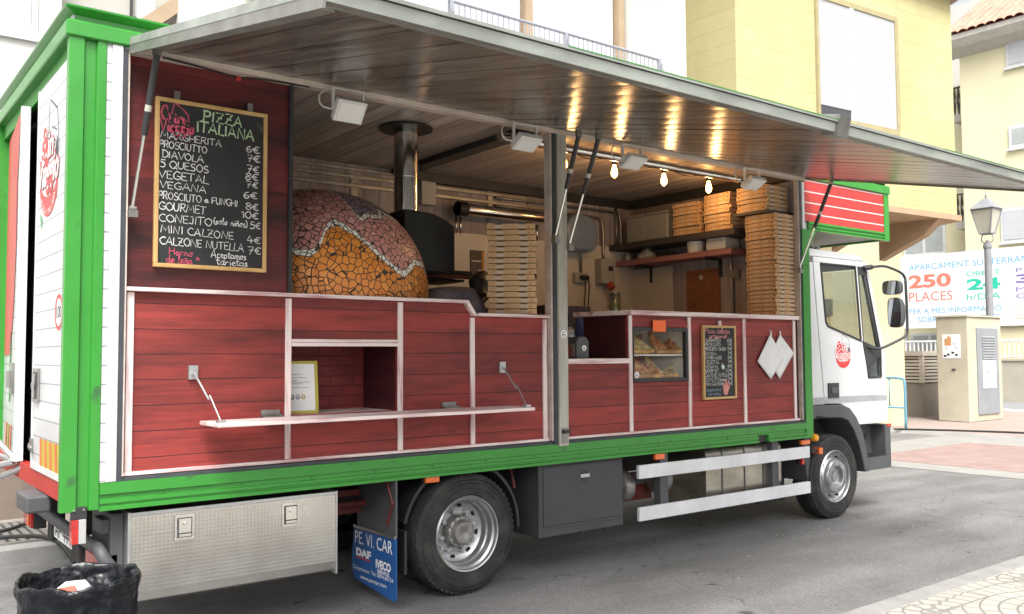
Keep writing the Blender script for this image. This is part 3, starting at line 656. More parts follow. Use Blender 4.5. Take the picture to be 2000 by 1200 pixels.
# blue tube barrier
br_ = thing('barrier_rail', (16.5, 4.9, .05), 'pale blue tubular barrier rail on the pavement beside the truck cab', 'railing')
b = MB(); M_bl = pm('blue_tube', (.13,.30,.40), .4, dark=(.1,.25,.34), scale=5)
b.tube(catmull([(16.4,4.62,.05),(16.4,4.62,.95),(16.4,4.69,1.05),(16.4,4.79,1.07)],4)+[(16.4,6.6,1.07),(16.4,6.7,1.0),(16.4,6.72,.05)], .028, 10); b.build('frame', M_bl, br_, smooth=True)
b = MB(); b.tube([(16.4,4.63,.47),(16.4,6.71,.47)], .022, 8)
for y in (4.95, 5.4, 5.85, 6.3): b.tube([(16.4,y,.48),(16.4,y,1.05)], .014, 8)
b.build('bar', M_bl, br_, smooth=True)
b = MB(); b.tube(catmull([(15.9,4.6,.07),(16.2,4.2,.07),(16.6,3.4,.07),(17.0,2.2,.07),(17.2,.6,.07),(17,-1.5,.07)],6), .018, 6); tag(b.build('hose', M_cableb), 'thin dark cable lying across the pale pavement by the crossing', 'cable')

# street lamp
sl = thing('street_lamp', (21.5, 5.2, .05), 'grey street lamp with four-sided lantern behind the kiosk', 'street lamp')
M_lp = pm('lamp_grey', (.24,.25,.27), .5, dark=(.2,.21,.23), scale=5)
b = MB(); b.lathe([(.16,.05),(.16,.5),(.12,.6),(.1,.7),(.085,2.5),(.08,4.1),(.1,4.12),(.1,4.2),(.05,4.22),(.05,4.3)], (21.5,5.2,0), 'z', 16); b.build('pole', M_lp, sl, smooth=True, auto=40)
b = MB()
for s_ in (-1, 1): b.tube(catmull([(21.5,5.2+s_*.05,4.22),(21.5,5.2+s_*.14,4.3),(21.5,5.2+s_*.12,4.42),(21.5,5.2+s_*.1,4.46)],4), .014, 6)
b.build('bracket', M_lp, sl)
b = MB()
def sq(r, z): return [(21.5+r*cx_, 5.2+r*cy_, z) for cx_, cy_ in ((-1,-1),(1,-1),(1,1),(-1,1))]
q0, q1 = sq(.13,4.47), sq(.25,5.05)
for i in range(4): b.tube([q0[i], q1[i]], .018, 6); b.tube([q1[i], q1[(i+1)%4]], .02, 6); b.tube([q0[i], q0[(i+1)%4]], .02, 6)
t0, t1 = sq(.29,5.07), sq(.06,5.32); i0 = len(b.v); b.v += t0+t1
for i in range(4): b.face((i0+i, i0+(i+1)%4, i0+4+(i+1)%4, i0+4+i))
b.face([i0+4,i0+5,i0+6,i0+7]); b.face([i0+3,i0+2,i0+1,i0])
b.tube([(21.5,5.2,5.3),(21.5,5.2,5.52)], [.03,.008], 6); b.ball((21.5,5.2,5.4), .03, 8)
b.build('lantern_frame', M_lp, sl)
b = MB(); a0, a1 = sq(.122,4.48), sq(.24,5.04); i0 = len(b.v); b.v += a0+a1
for i in range(4): b.face((i0+i, i0+(i+1)%4, i0+4+(i+1)%4, i0+4+i))
b.build('lantern_glass', pm('frosted_glass', (.48,.47,.42), .3, scale=4, var=.1), sl)
# ---------------------------------------------------------------- food truck
T = thing('food_truck', (3.2, 1.1, 0), 'green and white food truck with dark red plank counters and raised awning', 'food truck')
M_slat = pm('white_slats', (.56,.57,.58), .38, dark=(.5,.51,.52), scale=2.5, coat=.2)
mul_lines(M_slat, 'z', .098, .007, .03, (.24,.25,.27), .8, .04)
M_redslat = pm('red_slats', (.46,.035,.032), .5, dark=(.4,.03,.027), scale=2.5, coat=.2)
mul_lines(M_redslat, 'z', .104, .011, .028, (.55,.5,.48), .5, .06)
M_seal_shade = pm('rubber_seal_gap_shade', (.035,.04,.05), .6, dark=(.05,.055,.065), scale=6)  # rubber seals, and the shade sheet in the rear door gap
M_grime = pm('weathered_post', (.44,.43,.37), .55, dark=(.27,.25,.2), scale=5, stretch=(3,3,.35), lo=.3, hi=.6, bump=.1)
M_awn = pm('varnished_boards', (.185,.165,.15), .23, dark=(.055,.046,.04), scale=4.5, stretch=(3.6,.2,1), lo=.36, hi=.66, bump=.1, bscale=10, bstretch=(5,.5,1), spec=.5, rvar=.08, detail=10)

M_ceil = pm('ceiling_boards', (.52,.44,.39), .42, dark=(.26,.21,.18), scale=5, stretch=(3.2,.3,1), lo=.3, hi=.7, bump=.06, bscale=10, bstretch=(4,.5,1))
mul_lines(M_ceil, 'x', .16, .009, .05, (.05,.04,.035), .4, .3, .02)
M_wallb = pm('grey_lavender_boards', (.44,.39,.38), .6, dark=(.25,.21,.205), scale=4, stretch=(2.4,2.4,.3), lo=.3, hi=.7)
M_wallx = pm('grey_lavender_boards_end', (.44,.39,.38), .6, dark=(.25,.21,.205), scale=4, stretch=(2.4,2.4,.3), lo=.3, hi=.7)
mul_lines(M_wallb, 'x', .17, .007, .05, (.12,.1,.095), .5, .25); mul_lines(M_wallx, 'y', .17, .007, .05, (.12,.1,.095), .5, .25)
M_tilew = pm('white_wall_panel', (.62,.58,.5), .4, dark=(.55,.51,.44), scale=2)
M_floor = pm('truck_floor', (.12,.11,.1), .7)

b = MB()
b.box(.3, 6.24, .09, 2.28, .9, .95, 0); b.build('floor', M_floor, T)
b = MB(); b.box(.02, 7.72, .04, 2.28, 3.302, 3.34); b.build('roof', M_white, T)
b = MB(); b.box(.3, 6.24, .03, 2.2, 3.285, 3.30); ceil = b.build('ceiling', M_ceil, T)
b = MB(); b.box(3.13, 3.27, .05, 2.19, 3.235, 3.283); b.build('ceiling_beam', M_black, ceil)
b = MB(); b.box(3.3, 6.2, 2.12, 2.195, 3.2, 3.283); b.box(6.15, 6.235, .1, 2.11, 3.2, 3.283); b.build('corner_trim', M_black, ceil)
b = MB(); b.box(.3, 6.24, 2.2, 2.26, .95, 3.283); bw = b.build('back_wall', M_wallb, T)
b = MB(); b.box(3.1, 6.235, 2.185, 2.197, .96, 2.76); b.build('splashback', M_tilew, bw)
b = MB(); b.box(6.24, 6.3, .04, 2.198, .95, 3.283); ew = b.build('end_wall', M_wallx, T)
b = MB(); b.box(6.222, 6.237, 1.6, 2.18, 1.6, 2.52); b.build('splashback', M_tilew, ew)
b = MB()
for z in (3.17, 3.09): b.box(.35, 5.2, 2.17, 2.196, z-.016, z+.016)
b.box(.35, 6.2, 2.165, 2.196, 3.225, 3.25)
b.build('wall_rail', M_steel, bw, bevel=.004)
b = MB()
for x in (2.75, 4.25, 4.75): b = MB(); b.box(x-.03, x+.03, 2.187, 2.1955, 2.77, 3.2); b.build('wall_strut', M_steel, bw)
b = MB()
def pipe(pts, r=.014): b.tube(pts, r, 8)
pipe(catmull([(4.3,2.16,3.14),(5.2,2.16,3.14),(5.9,2.16,3.14),(6.0,2.16,3.1),(6.02,2.16,3.0),(6.02,2.16,2.85),(6.05,2.16,2.76),(6.15,2.14,2.74)],3))
pipe(catmull([(4.3,2.16,3.06),(5.0,2.16,3.06),(5.6,2.16,3.06),(5.72,2.16,3.03),(5.75,2.16,2.9),(5.75,2.16,2.6)],3))
pipe([(5.42,2.16,2.98),(5.42,2.16,2.45)]); pipe([(5.95,2.16,3.2),(5.95,2.16,2.76)])
b.build('conduit', M_steel, bw, smooth=True)
b = MB(); b.tube(catmull([(6.2,.95,2.62),(6.2,.84,2.6),(6.2,.8,2.52),(6.2,.79,2.2),(6.2,.79,1.7)],4), .016, 8); b.box(6.18, 6.236, .7, .82, 2.33, 2.42); b.build('conduit', M_steel, ew, smooth=False)
b = MB(); b.tube([(2.95,.3,3.19),(5.7,.3,3.19)], .036, 16); b.build('ceiling_tube', M_chrome, ceil, smooth=True, auto=50)
b = MB(); b.box(.26, .3, .09, 2.28, .95, 3.33); b.build('rear_inner_wall', M_wallx, T)

# outer shell behind the opening
b = MB(); b.box(.02, 6.34, 2.28, 2.3, .82, 3.33); b.box(6.302, 6.34, .02, 2.278, .82, 3.33); b.box(.05, 6.3, .05, 2.278, .84, .898, 1); b.build('box_shell', [M_slat, M_dark], T)
b = MB(); b.box(.181, .205, .004, .06, .947, 3.24); b.box(.27, 6.27, .012, .06, 3.197, 3.245, 1); sp = b.build('side_panel', [M_slat, M_white], T)
b = MB(); b.box(.206, .26, -.004, .06, .9465, 3.215); b.build('door_frame', pm('grey_white_frame', (.6,.61,.62), .4, .1, dark=(.5,.5,.5), scale=5), sp, bevel=.004)
b = MB(); b.box(.2605, .286, .004, .06, .945, 3.2); b.box(.287, 6.2, .008, .049, .945, .9635); b.box(6.195, 6.229, .006, .06, .945, 3.19); b.build('opening_seal', M_seal_shade, T)
b = MB(); b.box(.287, .294, .0, .049, .97, 3.19); b.box(.292, 3.19, -.004, .045, 3.186, 3.206); b.box(3.3, 6.22, -.004, .045, 3.186, 3.206); b.box(6.186, 6.194, 0, .049, .97, 3.19); b.build('cream_edge', M_cream, T)

# green frame
b = MB()
b.prism([(0,.05),(0,0),(.004,-.004),(.07,-.004),(.074,0),(.08,.018),(.128,.018),(.134,0),(.138,-.004),(.176,-.004),(.18,0),(.18,.05)], 'z', .815, 3.215)
b.build('corner_post', M_green, T)
b = MB(); b.box(0, .12, 2.25, 2.3, .815, 3.215); b.build('corner_post', M_green, T)
b = MB()
prof = [(.05,.945),(-.006,.945),(-.006,.888),(.008,.884),(.008,.86),(-.002,.857),(-.002,.84),(.008,.837),(.008,.828),(-.006,.824),(-.006,.805),(.05,.805)]
b.prism(prof, 'x', .181, 5.53); b.prism(prof, 'x', 5.67, 6.228)
b.prism([(.05,.945),(-.006,.945),(-.006,.888),(.008,.884),(.008,.868),(.05,.868)], 'x', 5.531, 5.669)
for k in range(14):
    xk = .5+k*.42; b.cyl((xk,.009,.871),(xk,.004,.871), .008, n=8, mi=1)
b.build('sill_beam', [M_green, pm('green_bolt', (.03,.2,.02), .5)], T)
b = MB(); b.prism(arc(5.6,.868,.066,.062,180,360,10)[::-1]+[], 'y', .012, .05) if False else b.box(5.535, 5.665, .03, .05, .806, .866); b.build('sill_notch', M_dark, T)
b = MB(); b.box(6.23, 6.34, -.004, .05, .803, 2.738); b.prism([(6.341,2.57),(6.47,2.738),(6.341,2.738)], 'y', 0, .03)
for z in (1.0, 1.35, 1.7, 2.05, 2.4): b.cyl((6.3,-.003,z),(6.3,-.009,z), .009, n=8)
b.build('front_post', M_green, T, bevel=.003)
rail = [(.06,3.215),(-.012,3.215),(-.018,3.222),(-.018,3.29),(-.01,3.3),(.02,3.305),(.03,3.312),(.03,3.338),(-.022,3.362),(-.024,3.372),(.06,3.385)]
def sweep(path):
    b = MB(); rows = [[b.vert(f(p[0], p[1])) for p in rail] for f in path]; n_ = len(rail)
    for r_ in range(len(rows)-1):
        for i in range(n_): b.face((rows[r_][i], rows[r_][(i+1) % n_], rows[r_+1][(i+1) % n_], rows[r_+1][i]))
    b.face(rows[0]); b.face(rows[-1]); return b
sweep([lambda p, z: (7.76, p, z), lambda p, z: (p+.012*(p < 0), p, z), lambda p, z: (p, p+.012*(p < 0), z), lambda p, z: (p, 2.31, z)]).build('roof_rail', M_green, T)
b = MB(); b.prism([(2.32-p[0]-.02, p[1]) for p in rail], 'x', .07, 7.76); b.build('roof_rail', M_green, T)
b = MB(); b.box(.03, .06, .05, 2.25, 3.12, 3.215); b.build('rear_header', pm('green_shadowed', (.03,.3,.02), .5), T)

# rear doors
def rear_door(y0, y1, nm, label):
    b = MB(); b.box(.025, .06, y0, y1, .965, 3.11); b.box(.02, .024, y0, y1, .965, 1.0, 1); b.box(.02, .024, y1-.035, y1, 1.0, 3.11, 1)
    return b.build('rear_door', [M_slat, M_white], T, label=label)
def latch_plate(nm, par, x, y, z, w=.15, h=.19):
    b = MB(); b.box(x-.012, x, y-w/2, y+w/2, z-h/2, z+h/2); b.box(x-.016, x-.0125, y-w/2+.02, y+w/2-.02, z-h/2+.02, z+h/2-.02, 1); b.box(x-.022, x-.0165, y-.03, y+.02, z-.07, z+.06)
    b.box(x-.028, x-.0225, y-.05, y+.03, z-.02, z+.015)
    return b.build(nm, [M_steel, M_dkgrey], par, bevel=.004)
d1 = rear_door(.05, .80, 'rear_door', 'closed white rear door with round pizza logo')
latch_plate('door_handle', d1, .024, .66, 1.43)
b = MB(); b.box(.01, .024, .74, .78, 1.06, 1.13); b.tube([(.008,.76,1.1),(.0,.72,1.08),(.0,.68,1.09)], .008, 6); b.build('door_lock', M_steel, d1)
b = MB(); o_ = Vector((.0245, .55, .985))
b.flat([(0,0),(.5,0),(.5,.16),(0,.16)], o_, -Y, Z, 0, .001)
for k in range(4): b.flat([(.02+k*.13,0),(.075+k*.13,0),(.045+k*.13,.16),(-.01+k*.13 if k else 0,.16)], o_, -Y, Z, 1, .0025)
b.build('reflective_tape', [pm('tape_olive', (.5,.42,.05), .4), pm('tape_orange', (.85,.18,.05), .4)], d1)
b = MB(); o_ = Vector((.0245, .125, 1.815))
b.flat(arc(0,0,.098,.098,0,360,28)[:-1], o_, -Y, Z, 0, .001); b.ribbon(arc(0,0,.083,.083,0,360,28), .022, o_, -Y, Z, 1, .0022)
text(b, '100', o_+Y*.058-Z*.032, -Y, Z, .116, .066, 2, .01, lift=.0022); b.build('speed_sticker', [M_print_w, M_print_red, M_print_blk], d1)

def logo(mb, o, u, v, s, full=True):
    """round emblem: pizza slice, truck outline, 'in Viaggio' script and a red crescent.  mats: 0 red 1 white 2 dark 3 green"""
    L_ = lambda k: .0012*(k+1)
    def P(pts): return [(p[0]*s, p[1]*s) for p in pts]
    mb.flat(P([(.12,.52),(.16,.78),(.22,.9),(.3,.93),(.38,.86),(.42,.7),(.5,.46)]), o, u, v, 0, L_(0))
    for c in ((.22,.8),(.3,.72),(.2,.66),(.33,.83),(.36,.62),(.27,.6)): mb.flat(P([(c[0]+p[0], c[1]+p[1]) for p in arc(0,0,.03,.026,0,360,6)[:-1]]), o, u, v, 1, L_(1))
    mb.ribbon(P(arc(.29,.8,.12,.12,10,170,8)), .014*s, o, u, v, 1, L_(1))
    mb.ribbon(P([(.44,.66),(.48,1.08),(.52,1.15),(.86,.99),(.93,.8),(.98,.55)]), .016*s, o, u, v, 2, L_(0))
    mb.ribbon(P([(.62,.86),(.86,.78),(.84,.66),(.7,.74)]), .012*s, o, u, v, 2, L_(0))
    mb.flat(P([(.78,.58),(.9,.72),(.95,.5)]), o, u, v, 2, L_(0))
    mb.flat(P(arc(.52,.32,.46,.36,180,360,20)+arc(.52,.32,.46,.1,360,180,16)[1:-1]), o, u, v, 0, L_(0)) if False else None
    A = arc(.52,.34,.44,.36,192,348,18); B_ = arc(.52,.40,.42,.22,345,195,18)
    for i in range(18):
        mb.flat(P([A[i], A[i+1], B_[17-i], B_[18-i]]), o, u, v, 0, L_(0))
    def sc(t, x, y, w, h):
        e_ = .008 if full else .013; text(mb, t, o+u*((x-e_)*s)+v*((y-e_)*s), u, v, (w+2*e_)*s, (h+2*e_)*s, 0, .055 if full else .066, .2, lift=L_(1)); text(mb, t, o+u*(x*s+.008*s)+v*(y*s+.008*s), u, v, w*s-.016*s, h*s-.016*s, 1, .02 if full else -.005, .2, lift=L_(2))
    sc('in', .44, .56, .3, .26); sc('Viaggio', .02, .2, .98, .40)
    if full:
        for i, c in enumerate('PIZZA ITALIANA'):
            if c == ' ': continue
            a = R(213+i*8.6); px, py = .52+.40*math.cos(a), .33+.335*math.sin(a); t = a+math.pi/2
            uu = (u*math.cos(t)+v*math.sin(t)); vv = (v*math.cos(t)-u*math.sin(t))
            text(mb, c, o+u*(px*s)+v*(py*s)-uu*(.02*s), uu, vv, None, .055*s, 1, .01, lift=L_(2))
        mb.flat(P([(.1,.06),(.2,-.12),(.24,-.02)]), o, u, v, 3, L_(0)); mb.flat(P([(.76,.02),(.9,.12),(.94,.22),(.86,.1)]), o, u, v, 0, L_(0))
LOGO = [M_print_red, M_print_w, M_print_blk, pm('green_print', (.03,.3,.09), .5)]
b = MB(); logo(b, Vector((.0245, .745, 2.36)), -Y, Z, .55); b.build('logo_decal', LOGO, d1)
d1.location.x = -.022
b = MB(); b.box(.115, .13, .801, 2.249, .962, 3.12); b.build('door_gap_shade', M_seal_shade, T)  # dark sheet put in for the shade in the open gap between the doors
# second leaf, ajar
piv = Matrix.Translation((.02,2.27,0)) @ Matrix.Rotation(R(-4.5),4,'Z') @ Matrix.Translation((-.02,-2.27,0))
b = MB()
def rb(x0,x1,y0,y1,z0,z1,mi): b.box(x0,x1,y0,y1,z0,z1,mi,piv)
rb(.0,.035,1.2,2.25,.96,3.11,0); rb(-.01,.04,1.15,1.198,.967,3.11,1)
d2 = b.build('rear_door', [M_slat, M_white], T, label='white rear door standing ajar with red painted edge')
b = MB()
def dq(pts, mi): b.poly([piv @ Vector((-.004, p[0], p[1])) for p in pts], mi)
dq([(1.21,3.1),(1.3,3.1),(1.33,2.9),(1.42,2.7),(1.4,2.3),(1.5,1.9),(1.7,1.6),(2.2,1.6),(2.2,3.1)], 0)
dq([(1.62,1.3),(1.72,1.3),(1.72,1.75),(1.62,1.75)], 1)
d2.location.x = .066
o = b.build('painted_panel', [pm('orange_red_paint', (.42,.1,.05), .5, dark=(.5,.04,.04), scale=3), M_green], d2)
b = MB(); b.box(-.02,-.001,1.3,1.42,1.36,1.55,0,piv); b.box(-.045,-.021,1.33,1.39,1.4,1.5,0,piv); b.build('door_handle', M_steel, d2)
b = MB(); 
for k in range(3): b.poly([piv @ Vector((-.004, 1.5+k*.18+q[0], q[1])) for q in ((0,1.0),(.09,1.0),(.05,1.16),(-.04,1.16))], k % 2)
b.build('reflective_tape', [MATS['tape_orange'], MATS['tape_olive']], d2)
b = MB(); b.box(.005, .05, .05, 2.25, .865, .962); b.build('rear_sill', pm('red_sill', (.45,.03,.02), .45, dark=(.36,.025,.018), scale=5), T)
b = MB(); b.tube([(-.25,1.75,.72),(.02,1.16,.93)], .018, 6); b.tube([(-.5,1.9,.8),(-.02,1.2,.96)], .018, 6); b.tube([(-.02,1.2,.96),(-.05,2.2,.96)], .02, 6); b.tube([(-.3,1.95,1.4),(-.02,1.25,.98)], .018, 6); b.build('step_frame', M_alu, T)

# awnings
def awning(x0, x1, yo, zo, label):
    o0 = Vector((0, -.012, 3.197)); d = Vector((0, yo, zo)) - o0; Ln = d.length; d.normalize(); nrm = d.cross(X)
    if nrm.z < 0: nrm = -nrm
    M = Matrix(((1, d.x, nrm.x, o0.x), (0, d.y, nrm.y, o0.y), (0, d.z, nrm.z, o0.z), (0, 0, 0, 1)))
    b = MB(); k = x0
    while k < x1-.01:
        k2 = min(k+.222+rnd.uniform(-.012, .012), x1); tw = rnd.uniform(-.0011, .0011); g = .004
        P = [(k+g,0,.02+tw),(k2-g,0,.02-tw),(k2-g,Ln,.02+tw*.6),(k+g,Ln,.02-tw*.4)]
        n8 = 8; i0 = len(b.v)
        for r_ in range(n8+1):
            f_ = r_/n8; bow = rnd.uniform(-.0004, .0004)
            for q in ((k+g, .0235), (k+g+.003, .0213+tw*(1-f_)+bow), (k+g+(k2-k-2*g)*.28, .0198+tw*.4+bow), (k+g+(k2-k-2*g)*.5, .0194+bow), (k+g+(k2-k-2*g)*.72, .0198-tw*.4+bow), (k2-g-.003, .0213-tw*(1-f_)+bow), (k2-g, .0235)): b.v.append(tuple(M @ Vector((q[0], Ln*f_, q[1]))))
        for r_ in range(n8):
            for c_ in range(6): b.face((i0+r_*7+c_, i0+r_*7+c_+1, i0+r_*7+c_+8, i0+r_*7+c_+7))
        k = k2
    b.box(x0, x1, 0, Ln, .026, .045, 1, M); a = b.build('awning', [M_awn, M_dark], T, smooth=True, auto=25, label=label)
    b = MB()
    def f(xa, xb, ya, yb, za, zb, mi=0): b.box(xa, xb, ya, yb, za, zb, mi, M)
    f(x0, x1, Ln-.055, Ln, 0, .018, 1); f(x0, x1, Ln-.075, Ln-.056, -.004, .018, 1); f(x0, x1, Ln+.0005, Ln+.012, .0, .0455, 0); f(x0-.012, x1+.012, Ln-.03, Ln+.02, .0505, .064, 0)
    f(x0+1.0, x1, Ln+.0205, Ln+.021, .0605, .0645, 2)
    if x0 < 1: f(x0-.012, x0, 0, Ln, .025, .0635, 0); f(x0-.010, x0, 0, Ln, -.022, .0245, 1); f(x0, x0+.07, .35, Ln-.08, -.012, .018, 1)
    else: f(x1, x1+.012, 0, Ln, .03, .075, 0); f(x1, x1+.006, 0, Ln, .005, .0295, 1); pass
    f(x0, x1, 0, .03, .046, .07, 1); f(x0, x1, -.012, .022, -.012, .0195, 3)
    b.build('edge_rail', [pm('rail_white', (.38,.41,.375), .5, .1, dark=(.22,.235,.215), scale=5, stretch=(.4,1,1)), pm('rail_grey', (.3,.3,.28), .45, .5, dark=(.2,.2,.185), scale=6, stretch=(.5,1,1)), M_green, M_cream], a, bevel=.002)
    b = MB(); f(x0+.003, x1-.003, .02, Ln-.02, .0455, .05, 0); b.build('outer_skin', M_white, a)
    b = MB(); 
    for i in range(9): 
        xk = x0+.05+(x1-x0-.1)*i/8; f(xk-.02, xk+.02, Ln-.09, Ln-.076, .0, .018)
    b.build('rail_clip', M_steel, a)
    return a, M, Ln
A1, MA1, LA1 = awning(.295, 3.205, -2.315, 2.715, 'longer awning panel at the rear of the truck')
A2, MA2, LA2 = awning(3.208, 6.255, -2.315, 2.713, 'awning panel at the front of the truck')
b = MB(); b.box(3.12, 3.22, LA1-.06, LA1+.03, -.02, .09, 0, MA1); b.build('seam_bracket', M_steel, A1)

# gas struts
def strut(p_top, p_bot, k=.52):
    a, c = Vector(p_top), Vector(p_bot); m = a.lerp(c, k)
    b = MB(); b.tube([a, m], .017, 12); s = b.build('gas_strut', M_black, T, smooth=True, auto=50)
    b = MB(); b.tube([m, c], .008, 10); b.build('piston_rod', M_chrome, s, smooth=True, auto=50)
    b = MB(); b.box(a.x-.02, a.x+.02, a.y-.012, a.y+.012, a.z-.005, a.z+.045); b.build('strut_bracket', M_steel, s)
    b = MB(); b.box(c.x-.02, c.x+.025, c.y-.02, c.y+.02, c.z-.05, c.z-.012); b.tube([(c.x-.015,c.y,c.z),(c.x+.02,c.y,c.z)], .012, 8)
    b.build('strut_bracket', M_steel, s)
    t_ = a.lerp(m, .62); t2 = a.lerp(m, .7); b = MB(); b.tube([t_, t2], .0175, 12); b.build('strut_label', pm('strut_label', (.5,.48,.42), .6), s)
strut((.36,-.245,3.12), (.312,-.015,2.36)); strut((3.22,-.265,3.115), (3.2,-.03,2.43)); strut((3.345,-.335,3.10), (3.33,-.035,2.385)); strut((6.2,-.335,3.105), (6.165,-.015,2.37))

# centre post
b = MB(); b.box(3.225, 3.312, -.03, .07, .93, 3.185); cp = b.build('centre_post', M_grime, T, bevel=.004)
b = MB(); b.box(3.196, 3.2245, -.012, .07, .945, 3.185); b.build('post_seal', M_seal_shade, cp)
b = MB(); b.box(3.18, 3.195, 0, .07, .97, 3.185); b.build('post_edge', M_cream, cp)
b = MB(); b.box(3.24, 3.3, -.034, -.0305, .95, 1.06); b.box(3.25, 3.31, -.05, -.0345, 1.02, 1.045, 1); b.build('post_latch', [M_steel, M_black], cp)
STK = [M_print_w, M_print_blk, M_print_red]
def sticker(o, u, v, r, par, nm='logo_sticker'):
    b = MB(); b.flat(arc(0,0,r,r,0,360,20)[:-1], o, u, v, 0, .001)
    b.ribbon([(-.5*r,.2*r),(-.1*r,.45*r),(.3*r,.3*r)], .18*r, o, u, v, 1, .002); b.flat([(-.6*r,-.25*r),(.55*r,-.3*r),(.45*r,-.1*r),(-.6*r,.0)], o, u, v, 1, .002); b.ribbon(arc(0,-.1*r,.55*r,.5*r,200,340,8), .14*r, o, u, v, 2, .002)
    return b.build(nm, STK, par)
sticker(Vector((3.27,-.0305,1.73)), X, Z, .03, cp)

# left counter
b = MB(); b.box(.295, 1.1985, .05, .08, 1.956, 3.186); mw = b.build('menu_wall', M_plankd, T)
b = MB(); b.box(1.199, 1.222, .03, .09, 1.956, 3.186); b.build('edge_post', M_black, mw)
def panel(name, polys, mat=M_plank):
    b = MB()
    for p in polys: b.prism(p, 'y', .05, .078)
    return b.build(name, mat, T)
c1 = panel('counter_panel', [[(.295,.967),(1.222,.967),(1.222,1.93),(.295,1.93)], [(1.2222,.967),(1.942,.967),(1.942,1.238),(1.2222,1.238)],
    [(1.2222,1.64),(1.942,1.64),(1.942,1.93),(1.2222,1.93)], [(1.9422,.967),(3.178,.967),(3.178,1.845),(2.52,1.845),(2.455,1.93),(1.9422,1.93)]])
def post(x, z0, z1, par, w=.036): 
    b = MB(); b.box(x-w/2, x+w/2, .034, .0497, z0, z1); b.build('trim_post', M_pinkv, par, bevel=.003)
def bar(x0, x1, z0, z1, par, y0=.03, y1=.0497):
    b = MB(); b.box(x0, x1, y0, y1, z0, z1); return b.build('trim_rail', M_pinkh, par, bevel=.003)
for x, zt in ((.326,1.925),(1.205,1.92),(1.958,1.92),(2.517,1.835),(3.15,1.835)): post(x, .987, zt, c1)
bar(.296, 3.178, .967, .986, c1, .028); bar(1.224, 1.939, 1.64, 1.662, c1); bar(1.224, 1.939, 1.664, 1.683, c1)
b = MB(); b.prism([(.27,1.929),(2.452,1.929),(2.515,1.845),(2.545,1.845),(2.47,1.951),(.27,1.951)], 'y', .012, .3); b.box(2.546, 3.19, .008, .34, 1.8445, 1.8665); b.build('counter_top', M_pinkh, c1, bevel=.003)
# niche
b = MB(); b.box(1.15, 2.0, .5, .53, 1.2, 1.66); b.build('niche_back', M_brick, c1)
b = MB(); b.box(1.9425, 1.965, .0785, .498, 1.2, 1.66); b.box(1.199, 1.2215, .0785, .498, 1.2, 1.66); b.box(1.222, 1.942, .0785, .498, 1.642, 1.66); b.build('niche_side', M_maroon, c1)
b = MB(); b.box(1.222, 1.942, .079, .498, 1.215, 1.236); b.build('niche_floor', M_pink, c1)
# fold-down shelf
b = MB(); b.box(.68, 2.79, -.29, .0, 1.214, 1.236); sh = b.build('fold_down_shelf', M_pinkh, T, bevel=.004)
for x in (1.1, 2.33):
    b = MB(); b.box(x-.06, x+.06, -.012, .046, 1.2365, 1.241); b.box(x-.055, x+.055, .04, .0495, 1.242, 1.275); b.tube([(x-.06,.02,1.244),(x+.06,.02,1.244)], .007, 8); b.build('hinge', M_steel, sh)
for x in (.655, 2.765):
    b = MB(); b.box(x-.025, x+.025, .03, .0495, 1.46, 1.535); b.tube([(x,.02,1.49),(x,.055,1.49)], .014, 8)
    q = (x+.06 if x < 1 else x-.0, -.23, 1.245); p = (x, .015, 1.492); m = [(p[i]*.45+q[i]*.55) for i in range(3)]
    b.tube([p, m], .006, 8); b.tube([(m[0]+.006, m[1], m[2]+.02), q], .0045, 8); b.box(q[0]-.02, q[0]+.02, q[1]-.02, q[1]+.02, 1.2365, 1.252)
    b.build('stay', M_alu, sh)

# right counter
c2 = panel('counter_panel', [[(3.316,.967),(3.998,.967),(3.998,1.512),(3.316,1.512)], [(3.9982,.967),(4.034,.967),(4.034,1.888),(3.9982,1.888)], [(4.0342,.967),(4.672,.967),(4.672,1.362),(4.0342,1.362)],
    [(4.0342,1.795),(4.672,1.795),(4.672,1.888),(4.0342,1.888)], [(4.6722,.967),(6.185,.967),(6.185,1.888),(4.6722,1.888)]])
for x in (4.014, 4.696, 5.408, 6.132): post(x, .987, 1.884, c2, .034)
bar(3.316, 6.186, .967, .986, c2, .028)
b = MB(); b.box(3.316, 3.997, .02, .42, 1.5125, 1.551); b.build('counter_top', M_pinkh, c2, bevel=.003)
b = MB(); b.box(4.0, 6.186, .015, .45, 1.8885, 1.925); b.prism([(4.0,.015),(4.0,.58),(3.9,.58)], 'z', 1.8885, 1.925); b.build('counter_top', M_pinkh, c2, bevel=.003)
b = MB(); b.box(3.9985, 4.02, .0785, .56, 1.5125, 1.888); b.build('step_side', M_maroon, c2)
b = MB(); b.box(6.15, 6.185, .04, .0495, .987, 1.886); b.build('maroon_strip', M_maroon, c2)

# luton over the cab
b = MB(); b.box(6.345, 7.74, .03, 2.27, 2.76, 3.33, 1); b.box(6.282, 7.66, .0, .029, 2.817, 3.214, 0); b.box(6.245, 6.281, -.002, .029, 2.739, 3.18, 2); lu = b.build('over_cab_box', [M_redslat, pm('grey_underside', (.42,.42,.41), .6, dark=(.33,.33,.32), scale=2.5), M_white], T)
b = MB(); lp = [(.03,2.815),(-.006,2.815),(-.006,2.795),(.006,2.792),(.006,2.776),(-.004,2.773),(-.004,2.76),(.006,2.757),(.006,2.748),(-.006,2.745),(-.006,2.735),(.03,2.735)]
b.prism(lp, 'x', 6.341, 7.66); b.box(7.661, 7.75, -.008, .05, 2.732, 3.215); b.box(7.741, 7.76, .05, 2.3, 2.74, 3.3); b.build('luton_frame', M_green, lu)
b = MB(); b.tube([(6.7,.4,2.755),(6.7,1.9,2.755)], .006, 5); b.build('cable_line', M_black, lu)
